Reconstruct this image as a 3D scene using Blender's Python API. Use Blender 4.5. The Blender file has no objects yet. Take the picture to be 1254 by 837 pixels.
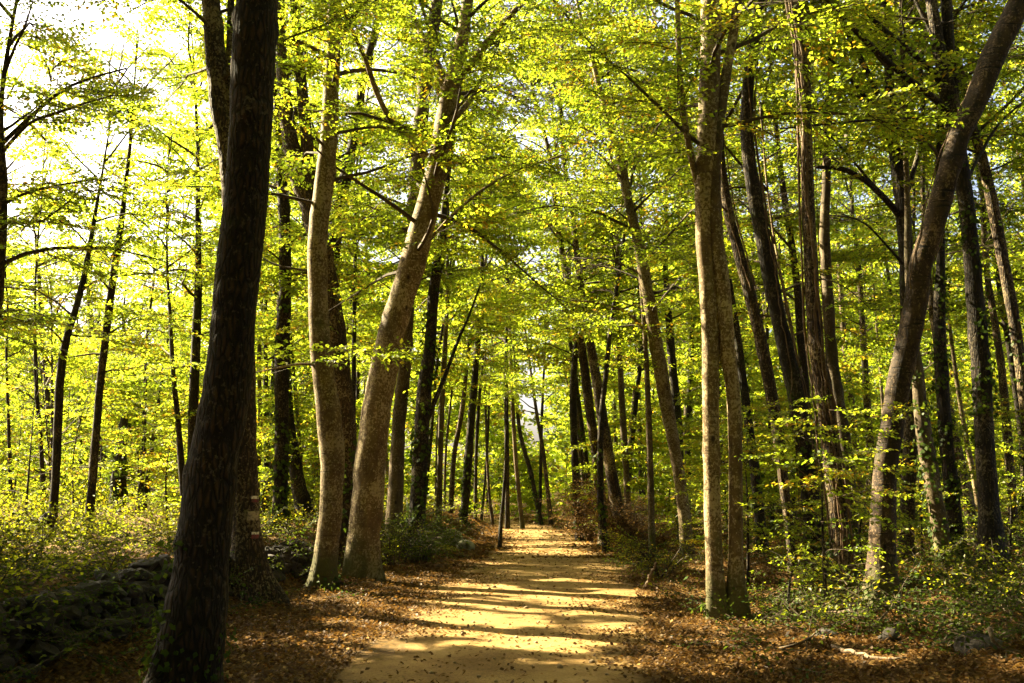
import bpy, math, random
import numpy as np
from mathutils import Vector

R = np.random.default_rng(7)
random.seed(7)
C = bpy.context.scene
COL = C.collection
rad = math.radians

# ------------------------------------------------------------------ camera
CAM = np.array([0.0, 0.0, 1.6])
PITCH = rad(8.5)
F = 1219.0
CX, CY = 627.0, 418.5
FWD = np.array([0, math.cos(PITCH), math.sin(PITCH)])
UP = np.array([0, -math.sin(PITCH), math.cos(PITCH)])
cd = bpy.data.cameras.new('camera')
cam = bpy.data.objects.new('camera', cd)
COL.objects.link(cam)
cam.location = CAM
cam.rotation_euler = (rad(90) + PITCH, 0, 0)
cd.lens = 35
cd.sensor_width = 36
cd.clip_end = 2000
C.camera = cam


def at(px, py, d):
    """world point seen at photo pixel px, py whose world y is d"""
    v = FWD + np.array([(px - CX) / F, 0, 0]) + UP * ((CY - py) / F)
    return CAM + v * (d / v[1])


def proj(P):
    """photo pixels and depth of world points (n,3)"""
    q = P - CAM
    z = q @ FWD
    zz = np.where(np.abs(z) < 1e-3, 1e-3, z)
    return CX + F * q[:, 0] / zz, CY - F * (q @ UP) / zz, z


# ------------------------------------------------------------------ sun and sky
SUN_AZ, SUN_EL = rad(61), rad(38)      # azimuth left of the view direction
S = np.array([-math.sin(SUN_AZ) * math.cos(SUN_EL), math.cos(SUN_AZ) * math.cos(SUN_EL), math.sin(SUN_EL)])
sl = bpy.data.lights.new('sun', 'SUN')
sl.energy = 5.0
sl.angle = rad(0.5)
sl.color = (1.0, 0.86, 0.54)
so = bpy.data.objects.new('sun', sl)
COL.objects.link(so)
so.rotation_euler = Vector(-S).to_track_quat('-Z', 'Y').to_euler()
W = bpy.data.worlds.new('World')
C.world = W
W.use_nodes = True
nt = W.node_tree
sky = nt.nodes.new('ShaderNodeTexSky')
sky.sky_type = 'NISHITA'
sky.sun_disc = False
sky.sun_elevation = SUN_EL
sky.sun_rotation = -SUN_AZ
sky.dust_density = 7.0
sky.ozone_density = 0.3
sky.air_density = 0.8
nt.links.new(sky.outputs[0], nt.nodes['Background'].inputs[0])
nt.nodes['Background'].inputs[1].default_value = 0.05
C.view_settings.view_transform = 'Standard'
C.view_settings.look = 'None'
C.view_settings.exposure = 3.45
C.view_settings.gamma = 1.0
C.render.engine = 'CYCLES'
cy = C.cycles
cy.max_bounces = 6
cy.diffuse_bounces = 5
cy.glossy_bounces = 2
cy.transmission_bounces = 4
cy.transparent_max_bounces = 4
cy.sample_clamp_indirect = 8
cy.caustics_reflective = False
cy.caustics_refractive = False
cy.use_denoising = True


# ------------------------------------------------------------------ smooth fields
class Field:
    """sum of sines, roughly unit variance"""
    def __init__(self, seed, scale, n=12, dim=2):
        r = np.random.default_rng(seed)
        k = r.normal(size=(n, dim))
        k /= np.linalg.norm(k, axis=1)[:, None]
        self.k = k * (2 * math.pi / scale) * r.uniform(0.5, 1.6, n)[:, None]
        self.p = r.uniform(0, 6.283, n)
        self.n = n

    def __call__(self, P):
        P = np.asarray(P, float)
        return np.sin(P @ self.k.T + self.p).sum(-1) * math.sqrt(2.0 / self.n)


FA, FB, FC = Field(1, 9), Field(2, 2.2), Field(3, 0.7)
PY = np.array([-60, -10, 0, 8.2, 13.4, 21.7, 32.5, 40, 46, 55, 70, 90, 120])
PX = np.array([-2, -1.2, -.6, -.15, .12, .8, 1.1, .9, .45, -1.4, -6, -14, -28])
PH = np.array([1.6, 1.6, 1.5, 1.42, 1.62, 1.7, 1.5, 1.35, 1.3, 1.3, 1.3, 1.3, 1.3])
BY = np.array([-60, 0, 8, 16, 20, 26, 34, 45, 60, 120])
BX = np.array([3.9, 3.9, 4.1, 4.25, 4.4, 3.5, 2.7, 2.2, 2.4, 3.0])    # bank edge, left of the path centre


def sstep(a, b, x):
    t = np.clip((np.asarray(x, float) - a) / (b - a), 0, 1)
    return t * t * (3 - 2 * t)


def xc(y):
    return np.interp(y, PY, PX)


def hw(y):
    return np.interp(y, PY, PH)


def ground(x, y):
    x = np.asarray(x, float)
    y = np.asarray(y, float)
    P = np.stack(np.broadcast_arrays(x, y), -1)
    c, h, b = xc(y), hw(y), np.interp(y, BY, BX)
    off = np.abs(x - c) - h
    far = sstep(0.0, 1.2, off)
    n = far * (0.03 * FB(P) + 0.015 * FC(P)) + 0.006 * FB(P * 1.7)
    le = c - x
    left = sstep(b - 0.75, b + 0.55, le) * (0.58 + 0.05 * FA(P)) + 0.10 * sstep(h, b, le) + 0.030 * np.clip(le - b, 0, 25)
    ri = x - c - h
    right = 0.22 * sstep(0.6, 3.2, ri) + 0.040 * np.clip(ri - 2.5, 0, 30) + sstep(2, 8, ri) * 0.06 * FA(P)
    dist = np.clip(np.abs(y) - 60, 0, 60) * 0.012
    return n + left + right + dist


def gz(x, y):
    return float(ground(np.array([x]), np.array([y]))[0])


# ------------------------------------------------------------------ light let through the canopy
# openings of the canopy: where the sun reaches the path, written as the place of the sunlit patch on the ground
PATCH = [(560, 757, 88, 9, .05), (530, 773, 72, 5, .03), (668, 786, 78, 8, .08), (640, 746, 60, 5, .05), (460, 745, 30, 3, .1),
         (592, 720, 44, 4, .06), (690, 737, 86, 8, .08), (768, 729, 64, 6, .03), (703, 712, 40, 2.5, .05),
         (670, 676, 52, 4, .02), (645, 658, 28, 2.5, .02), (528, 707, 36, 3, .1), (768, 773, 26, 4, .06),
         (957, 757, 42, 13, .1), (845, 728, 22, 5, .1), (895, 815, 34, 4, .1), (1075, 808, 50, 6, .04),
         (1125, 703, 22, 9, 0), (960, 790, 36, 4, .08), (1155, 799, 42, 4, .05), (850, 770, 30, 4, .06),
         (600, 790, 50, 3, .05), (470, 768, 25, 2.5, .08), (1010, 760, 40, 6, .05),
         (880, 740, 30, 4, .0), (1190, 770, 25, 4, .05), (820, 800, 30, 3, .05), 
         (655, 651, 25, 1.2, .0), (730, 765, 30, 3, .05)]
LITSEG = []          # (point, radius): trunk stretches the sun reaches
_r = random.Random(40)
for _i in range(64):          # the leafy bank beyond the wall
    PATCH.append((_r.uniform(-20, 235), _r.uniform(628, 708), _r.uniform(14, 40), _r.uniform(2, 6), _r.uniform(-.05, .1)))
for _i in range(60):          # the ivy floor on the other side
    PATCH.append((_r.uniform(840, 1254), _r.uniform(690, 815), _r.uniform(10, 34), _r.uniform(2, 6), _r.uniform(-.02, .1)))
for _i in range(10):
    PATCH.append((_r.uniform(300, 480), _r.uniform(690, 760), _r.uniform(6, 20), _r.uniform(1.5, 3), .08))
for _p in ((930, 735), (950, 745), (975, 752), (1000, 745), (960, 725), (920, 752)):
    PATCH.append((*_p, 22, 7, .05))
FG = Field(11, 5.0, 14)
FG2 = Field(12, 1.5, 14)


def in_opening(P):
    """True where a point stands in one of the openings"""
    z0 = 0.1
    m = np.zeros(len(P), bool)
    g = P - S * ((P[:, 2] - z0) / S[2])[:, None]
    c = np.where((g[:, 1] > 5) & (g[:, 1] < 48) & (g[:, 0] > -15) & (g[:, 0] < 11))[0]
    if len(c):
        gg = g[c].copy()
        gg[:, 2] = ground(gg[:, 0], gg[:, 1])
        gx, gy, gd = proj(gg)
        wob = 0.28 * FG2(gg[:, :2] * 2.0)
        mm = np.zeros(len(c), bool)
        for px, py, a, b, s in PATCH:
            q = ((gx - px) / a) ** 2 + ((gy - py - s * (gx - px)) / b) ** 2
            mm |= q < (1 + wob) ** 2
        m[c] = mm
    if len(LIT_C):
        # coordinates across the sun's direction
        u = P @ SU
        v = P @ SV
        t = P @ S
        lo, hi = LIT_LO, LIT_HI
        c = np.where((u > lo[0]) & (u < hi[0]) & (v > lo[1]) & (v < hi[1]) & (P[:, 1] > 8))[0]
        if len(c):
            mm = np.zeros(len(c), bool)
            for (cu, cv, ct, r) in LIT_C:
                mm |= ((u[c] - cu) ** 2 + (v[c] - cv) ** 2 < r * r) & (t[c] > ct + .12)
            m[c] |= mm
    return m


def upper_gap(P):
    """loose gaps of the upper canopy"""
    g = P - S * ((P[:, 2] - 0.1) / S[2])[:, None]
    shade = sstep(38, 31, g[:, 1]) * sstep(-6.5, -4.0, g[:, 0] - xc(g[:, 1])) * sstep(11, 6, g[:, 0])
    px, py, d = proj(P)
    seen = ((d > 2) & (py > -30) & (px > -30) & (px < 1284)) * sstep(36, 26, d)
    ride = (P[:, 1] > 44) & (P[:, 0] > .35 + .2 * FG2(P[:, 1:])) & (P[:, 0] < 2.7 + .3 * FG2(P[:, 1:] + 9)) & (P[:, 2] > 5.5) & (P[:, 2] < 13)
    return ride | (P[:, 2] > 6.5) & (FG(g[:, :2]) + 0.6 * FG2(g[:, :2]) > GAP + 1.5 * shade + .95 * seen)


SU = np.cross(S, [0, 0, 1.0])
SU /= np.linalg.norm(SU)
SV = np.cross(SU, S)
LIT_C, LIT_LO, LIT_HI = [], None, None


def finish_lit():
    global LIT_C, LIT_LO, LIT_HI
    LIT_C = [(c @ SU, c @ SV, c @ S, r) for c, r in LITSEG]
    a = np.array(LIT_C)
    LIT_LO, LIT_HI = a[:, :2].min(0) - 1, a[:, :2].max(0) + 1


GAP = -0.15
DENS = 1.75

# ------------------------------------------------------------------ mesh helpers


def mesh_np(name, V, Q, mi=None, smooth=None, rnd=None, mats=()):
    """V (n,3); Q list of arrays (m,k) of vertex indices"""
    me = bpy.data.meshes.new(name)
    Qs = [q for q in (Q if isinstance(Q, list) else [Q]) if len(q)]
    loops = np.concatenate([q.ravel() for q in Qs]).astype(np.int32)
    tot = np.concatenate([np.full(len(q), q.shape[1]) for q in Qs])
    st = np.concatenate([[0], np.cumsum(tot)[:-1]]).astype(np.int32)
    me.vertices.add(len(V))
    me.vertices.foreach_set('co', np.ascontiguousarray(V, dtype=np.float32).ravel())
    me.loops.add(len(loops))
    me.loops.foreach_set('vertex_index', loops)
    me.polygons.add(len(st))
    me.polygons.foreach_set('loop_start', st)
    if mi is not None:
        me.polygons.foreach_set('material_index', np.asarray(mi, np.int32))
    sm = np.ones(len(st), bool) if smooth is True else (np.zeros(len(st), bool) if smooth is None else smooth)
    me.polygons.foreach_set('use_smooth', sm)
    if rnd is not None:
        a = me.attributes.new('rnd', 'FLOAT', 'FACE')
        a.data.foreach_set('value', np.asarray(rnd, np.float32))
    for m in mats:
        me.materials.append(m)
    me.update(calc_edges=True)
    return me


def link(name, me, parent=None, loc=None):
    o = bpy.data.objects.new(name, me)
    COL.objects.link(o)
    if parent is not None:
        o.parent = parent
    if loc is not None:
        o.location = loc
    return o


def tag(o, label, cat, group=None, kind=None):
    if label:
        o['label'] = label
    if cat:
        o['category'] = cat
    if group:
        o['group'] = group
    if kind:
        o['kind'] = kind
    return o


def empty(name, loc, label, cat, group=None):
    o = bpy.data.objects.new(name, None)
    o.empty_display_size = 0.3
    COL.objects.link(o)
    o.location = loc
    return tag(o, label, cat, group)


def resample(P, step):
    """Catmull-Rom through P (n,k) with the first three columns as position"""
    P = np.asarray(P, float)
    if len(P) < 3:
        n = max(2, int(np.linalg.norm(P[-1, :3] - P[0, :3]) / step) + 1)
        t = np.linspace(0, 1, n)[:, None]
        return P[0] * (1 - t) + P[-1] * t
    E = np.vstack([2 * P[0] - P[1], P, 2 * P[-1] - P[-2]])
    out = []
    for i in range(1, len(E) - 2):
        p0, p1, p2, p3 = E[i - 1:i + 3]
        n = max(1, int(np.linalg.norm(p2[:3] - p1[:3]) / step))
        t = (np.arange(n) / n)[:, None]
        out.append(0.5 * ((2 * p1) + (-p0 + p2) * t + (2 * p0 - 5 * p1 + 4 * p2 - p3) * t ** 2 + (-p0 + 3 * p1 - 3 * p2 + p3) * t ** 3))
    out.append(P[-1:])
    return np.vstack(out)


def frames(c):
    t = np.gradient(c, axis=0)
    t /= np.linalg.norm(t, axis=1)[:, None] + 1e-9
    a = np.array([1.0, 0, 0]) if abs(t[0][0]) < 0.8 else np.array([0, 1.0, 0])
    U = np.zeros_like(c)
    for i in range(len(c)):
        a = a - t[i] * (a @ t[i])
        a /= np.linalg.norm(a) + 1e-9
        U[i] = a
    return t, U, np.cross(t, U)


def tube(c, r, k, disp=None, cap=True):
    """-> verts, quads, rings (n,k,3)"""
    n = len(c)
    t, U, Vv = frames(c)
    th = np.arange(k) / k * 2 * math.pi
    rr = np.broadcast_to(np.asarray(r)[:, None], (n, k)).copy()
    if disp is not None:
        rr *= disp(th, c)
    rings = c[:, None] + rr[:, :, None] * (np.cos(th)[None, :, None] * U[:, None] + np.sin(th)[None, :, None] * Vv[:, None])
    i = np.arange(n - 1)[:, None] * k
    j = np.arange(k)[None]
    q = np.stack([i + j, i + (j + 1) % k, i + k + (j + 1) % k, i + k + j], -1).reshape(-1, 4)
    V = rings.reshape(-1, 3)
    if cap:
        V = np.vstack([V, c[-1] + t[-1] * r[-1] * 0.4, c[0]])
        m = n * k
        jj = np.arange(k)
        e1 = np.stack([(n - 1) * k + jj, (n - 1) * k + (jj + 1) % k, np.full(k, m), np.full(k, m)], -1)[:, :3]
        e0 = np.stack([(jj + 1) % k, jj, np.full(k, m + 1)], -1)
        return V, [q, e1, e0], rings
    return V, [q], rings


def merge(parts):
    """[(V,[Q..])] -> V,[Q...]"""
    Vs, Qs, o = [], [], 0
    for V, Q in parts:
        Vs.append(V)
        Qs += [q + o for q in Q]
        o += len(V)
    return np.vstack(Vs), Qs


# ------------------------------------------------------------------ materials
def nodes(name):
    m = bpy.data.materials.new(name)
    m.use_nodes = True
    t = m.node_tree
    t.nodes.clear()
    return m, t


def N(t, typ, **kw):
    n = t.nodes.new(typ)
    for k, v in kw.items():
        if k.startswith('i_'):
            key = k[2:]
            n.inputs[int(key) if key.isdigit() else key.replace('_', ' ')].default_value = v
        else:
            setattr(n, k, v)
    return n


def ramp(t, stops, interp='LINEAR'):
    n = t.nodes.new('ShaderNodeValToRGB')
    cr = n.color_ramp
    cr.interpolation = interp
    while len(cr.elements) < len(stops):
        cr.elements.new(0.5)
    for e, (p, c) in zip(cr.elements, stops):
        e.position = p
        e.color = (*c, 1)
    return n


def leaf_material(name, stops, trans, gloss=0.04, tmix=0.5):
    m, t = nodes(name)
    L = t.links.new
    a = N(t, 'ShaderNodeAttribute', attribute_name='rnd')
    cr = ramp(t, stops)
    L(a.outputs['Fac'], cr.inputs[0])
    d = N(t, 'ShaderNodeBsdfDiffuse')
    L(cr.outputs[0], d.inputs[0])
    tr = N(t, 'ShaderNodeBsdfTranslucent')
    ct = ramp(t, trans)
    L(a.outputs['Fac'], ct.inputs[0])
    L(ct.outputs[0], tr.inputs[0])
    mx = N(t, 'ShaderNodeMixShader')
    mx.inputs[0].default_value = tmix
    L(d.outputs[0], mx.inputs[1])
    L(tr.outputs[0], mx.inputs[2])
    g = N(t, 'ShaderNodeBsdfGlossy')
    g.inputs['Roughness'].default_value = 0.45
    g.inputs['Color'].default_value = (1, 1, 1, 1)
    m2 = N(t, 'ShaderNodeMixShader')
    m2.inputs[0].default_value = gloss
    L(mx.outputs[0], m2.inputs[1])
    L(g.outputs[0], m2.inputs[2])
    o = N(t, 'ShaderNodeOutputMaterial')
    L(m2.outputs[0], o.inputs[0])
    return m


GREEN = [(0.0, (.040, .065, .006)), (.35, (.075, .105, .008)), (.75, (.125, .135, .008)), (.93, (.17, .15, .010)), (1.0, (.20, .12, .012))]
GREEN_T = [(0.0, (.20, .30, .014)), (.35, (.36, .465, .020)), (.75, (.505, .555, .026)), (.93, (.66, .58, .025)), (1.0, (.66, .38, .02))]
M_LEAF = leaf_material('beech_leaf', GREEN, GREEN_T, gloss=.02, tmix=.6)
M_IVY = leaf_material('ivy_leaf', [(0, (.016, .030, .005)), (.6, (.034, .056, .008)), (1, (.06, .08, .012))],
                      [(0, (.05, .09, .006)), (1, (.17, .22, .02))], gloss=.006, tmix=.3)
M_UNDER = leaf_material('undergrowth_leaf', [(0, (.040, .058, .006)), (.6, (.095, .105, .008)), (.9, (.15, .13, .012)), (1, (.22, .12, .02))],
                        [(0, (.18, .24, .01)), (.6, (.40, .44, .012)), (1, (.52, .40, .02))], gloss=.015, tmix=.45)
M_LITTER = leaf_material('fallen_leaf', [(0, (.020, .011, .005)), (.45, (.060, .033, .012)), (.8, (.135, .075, .025)), (1, (.33, .21, .07))],
                         [(0, (.14, .05, .01)), (1, (.34, .19, .04))], gloss=.008, tmix=.2)
M_DRY = leaf_material('dry_leaf', [(0, (.07, .036, .015)), (.6, (.14, .075, .028)), (1, (.22, .14, .05))],
                      [(0, (.14, .07, .02)), (1, (.30, .18, .05))], gloss=.01, tmix=.35)


def bark(name, dark, mid, light, spot, spot_amt, scale=(9, 9, 1.6), bump=.5, lent=0.0, moss=.3, moss_c=(.035, .045, .010), disp=.03, plates=None):
    m, t = nodes(name)
    L = t.links.new
    tc = N(t, 'ShaderNodeTexCoord')
    oi = N(t, 'ShaderNodeObjectInfo')
    mul = N(t, 'ShaderNodeVectorMath', operation='SCALE')
    cmb = N(t, 'ShaderNodeCombineXYZ')
    for i in range(3):
        L(oi.outputs['Random'], cmb.inputs[i])
    L(cmb.outputs[0], mul.inputs[0])
    mul.inputs['Scale'].default_value = 40
    add = N(t, 'ShaderNodeVectorMath', operation='ADD')
    L(tc.outputs['Object'], add.inputs[0])
    L(mul.outputs[0], add.inputs[1])

    def mapped(sc):
        mp = N(t, 'ShaderNodeMapping')
        mp.inputs['Scale'].default_value = sc
        L(add.outputs[0], mp.inputs[0])
        return mp.outputs[0]
    n1 = N(t, 'ShaderNodeTexNoise', i_Scale=1.0, i_Detail=7.0, i_Roughness=.65, i_Distortion=.35)
    L(mapped(scale), n1.inputs['Vector'])
    n2 = N(t, 'ShaderNodeTexNoise', i_Scale=2.2, i_Detail=4.0, i_Roughness=.6)
    L(add.outputs[0], n2.inputs['Vector'])
    cr = ramp(t, [(.28, dark), (.50, mid), (.72, light)])
    hgt = n1.outputs[0]
    if plates:
        ns = N(t, 'ShaderNodeTexNoise', i_Scale=6.0, i_Detail=3.0)
        L(add.outputs[0], ns.inputs['Vector'])
        wv = N(t, 'ShaderNodeVectorMath', operation='MULTIPLY_ADD')
        L(ns.outputs['Color'], wv.inputs[0])
        wv.inputs[1].default_value = (.9, .9, .9)
        L(mapped(plates), wv.inputs[2])
        vo = N(t, 'ShaderNodeTexVoronoi', feature='DISTANCE_TO_EDGE', i_Scale=1.0)
        L(wv.outputs[0], vo.inputs['Vector'])
        rp = ramp(t, [(.0, (0, 0, 0)), (.22, (.75, .75, .75)), (.6, (1, 1, 1))])
        L(vo.outputs['Distance'], rp.inputs[0])
        mm = N(t, 'ShaderNodeMath', operation='MULTIPLY')
        L(rp.outputs[0], mm.inputs[0])
        ad2 = N(t, 'ShaderNodeMath', operation='MULTIPLY_ADD')
        L(n1.outputs[0], ad2.inputs[0])
        ad2.inputs[1].default_value = .8
        ad2.inputs[2].default_value = .25
        L(ad2.outputs[0], mm.inputs[1])
        hgt = mm.outputs[0]
    L(hgt, cr.inputs[0])
    # lichen spots
    n3 = N(t, 'ShaderNodeTexNoise', i_Scale=30.0, i_Detail=4.0, i_Roughness=.7)
    L(mapped((1, 1, .8)), n3.inputs['Vector'])
    mth = N(t, 'ShaderNodeMath', operation='MULTIPLY_ADD')
    L(n2.outputs[0], mth.inputs[0])
    mth.inputs[1].default_value = .55
    L(n3.outputs[0], mth.inputs[2])
    sr = ramp(t, [(.86 - spot_amt * .12, (0, 0, 0)), (.93 - spot_amt * .10, (1, 1, 1))])
    L(mth.outputs[0], sr.inputs[0])
    mx = N(t, 'ShaderNodeMix', data_type='RGBA')
    L(sr.outputs[0], mx.inputs[0])
    L(cr.outputs[0], mx.inputs[6])
    mx.inputs[7].default_value = (*spot, 1)
    # moss
    n4 = N(t, 'ShaderNodeTexNoise', i_Scale=1.3, i_Detail=6.0, i_Roughness=.7)
    L(add.outputs[0], n4.inputs['Vector'])
    mr = ramp(t, [(.62 - moss * .2, (0, 0, 0)), (.80 - moss * .2, (1, 1, 1))])
    L(n4.outputs[0], mr.inputs[0])
    mx2 = N(t, 'ShaderNodeMix', data_type='RGBA')
    L(mr.outputs[0], mx2.inputs[0])
    L(mx.outputs[2], mx2.inputs[6])
    mx2.inputs[7].default_value = (*moss_c, 1)
    p = N(t, 'ShaderNodeBsdfPrincipled')
    p.inputs['Roughness'].default_value = .85
    p.inputs['Specular IOR Level'].default_value = .25
    col = mx2.outputs[2]
    h = hgt
    tone = N(t, 'ShaderNodeTexNoise', i_Scale=.8, i_Detail=3.0)
    L(mapped((1.6, 1.6, .6)), tone.inputs['Vector'])
    tr_ = ramp(t, [(.3, (.55, .55, .5)), (.7, (1.35, 1.3, 1.25))])
    L(tone.outputs[0], tr_.inputs[0])
    mt = N(t, 'ShaderNodeMix', data_type='RGBA', blend_type='MULTIPLY')
    mt.inputs[0].default_value = 1
    L(col, mt.inputs[6])
    L(tr_.outputs[0], mt.inputs[7])
    col = mt.outputs[2]
    if lent:
        vk = N(t, 'ShaderNodeTexVoronoi', i_Scale=1.0)
        L(mapped((4.2, 4.2, 2.6)), vk.inputs['Vector'])
        kr = ramp(t, [(.07, (1, 1, 1)), (.15, (0, 0, 0))])
        L(vk.outputs['Distance'], kr.inputs[0])
        mk = N(t, 'ShaderNodeMix', data_type='RGBA')
        L(kr.outputs[0], mk.inputs[0])
        L(col, mk.inputs[6])
        mk.inputs[7].default_value = (*[c * .6 for c in dark], 1)
        col = mk.outputs[2]
        sep = N(t, 'ShaderNodeSeparateXYZ')
        L(tc.outputs['Object'], sep.inputs[0])
        zm = N(t, 'ShaderNodeMapRange')
        zm.inputs['From Min'].default_value = .1
        zm.inputs['From Max'].default_value = 1.1
        zm.inputs['To Min'].default_value = .26
        zm.inputs['To Max'].default_value = -.15
        L(sep.outputs['Z'], zm.inputs['Value'])
        am = N(t, 'ShaderNodeMath', operation='ADD')
        L(zm.outputs[0], am.inputs[0])
        L(n4.outputs[0], am.inputs[1])
        fr = ramp(t, [(.52, (0, 0, 0)), (.72, (.85, .85, .85))])
        L(am.outputs[0], fr.inputs[0])
        mf = N(t, 'ShaderNodeMix', data_type='RGBA')
        L(fr.outputs[0], mf.inputs[0])
        L(col, mf.inputs[6])
        mf.inputs[7].default_value = (.050, .050, .014, 1)
        col = mf.outputs[2]
        n5 = N(t, 'ShaderNodeTexNoise', i_Scale=1.0, i_Detail=3.0, i_Roughness=.5)
        L(mapped((3.0, 3.0, 34)), n5.inputs['Vector'])
        lr = ramp(t, [(.60, (0, 0, 0)), (.68, (1, 1, 1))])
        L(n5.outputs[0], lr.inputs[0])
        mx3 = N(t, 'ShaderNodeMix', data_type='RGBA')
        sc = N(t, 'ShaderNodeMath', operation='MULTIPLY')
        L(lr.outputs[0], sc.inputs[0])
        sc.inputs[1].default_value = lent
        L(sc.outputs[0], mx3.inputs[0])
        L(col, mx3.inputs[6])
        mx3.inputs[7].default_value = (*dark, 1)
        col = mx3.outputs[2]
        ad = N(t, 'ShaderNodeMath', operation='MULTIPLY_ADD')
        L(lr.outputs[0], ad.inputs[0])
        ad.inputs[1].default_value = -.35
        L(h, ad.inputs[2])
        h = ad.outputs[0]
    L(col, p.inputs['Base Color'])
    b = N(t, 'ShaderNodeBump')
    b.inputs['Strength'].default_value = bump
    b.inputs['Distance'].default_value = disp * .5
    L(h, b.inputs['Height'])
    L(b.outputs[0], p.inputs['Normal'])
    o = N(t, 'ShaderNodeOutputMaterial')
    L(p.outputs[0], o.inputs[0])
    return m


BARK = {
    'oak': bark('oak_bark', (.009, .005, .002), (.028, .015, .007), (.065, .036, .016), (.06, .045, .03), .0, scale=(40, 40, 9), bump=1.0, disp=.05, moss=.05, plates=(26, 26, 6)),
    'beech': bark('beech_bark', (.045, .029, .013), (.095, .063, .030), (.15, .105, .055), (.26, .21, .12), .75, scale=(9, 9, 6), bump=.6, lent=.75, moss=.15),
    'brown': bark('brown_bark', (.018, .011, .006), (.055, .033, .016), (.11, .068, .034), (.17, .13, .07), .5, scale=(24, 24, 5), bump=.9, disp=.04, moss=.15, plates=(24, 24, 5)),
    'dark': bark('dark_bark', (.009, .006, .004), (.024, .016, .009), (.05, .034, .02), (.10, .08, .05), .2, scale=(22, 22, 5), bump=.8, moss=.25, plates=(24, 24, 5)),
    'grey': bark('grey_bark', (.032, .022, .012), (.068, .048, .025), (.11, .08, .045), (.18, .14, .09), .4, scale=(10, 10, 3), bump=.6, lent=.35, moss=.25),
    'ringed': bark('ringed_bark', (.006, .004, .002), (.028, .017, .009), (.062, .039, .021), (.12, .08, .045), .4, scale=(9, 9, 5), bump=.9, lent=1.0, moss=.1, disp=.05),
}
M_TWIG = bark('twig_bark', (.02, .014, .008), (.05, .035, .02), (.09, .065, .038), (.1, .09, .06), .1, bump=.2, moss=.1)
M_VINE = bark('vine_bark', (.03, .018, .010), (.09, .055, .03), (.17, .11, .06), (.2, .15, .1), .1, scale=(25, 25, 6), bump=.4, moss=.0)
M_DEAD = bark('dead_wood', (.035, .023, .014), (.085, .060, .036), (.16, .12, .075), (.16, .13, .09), .3, scale=(30, 30, 30), bump=.5, moss=.1)


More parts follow.
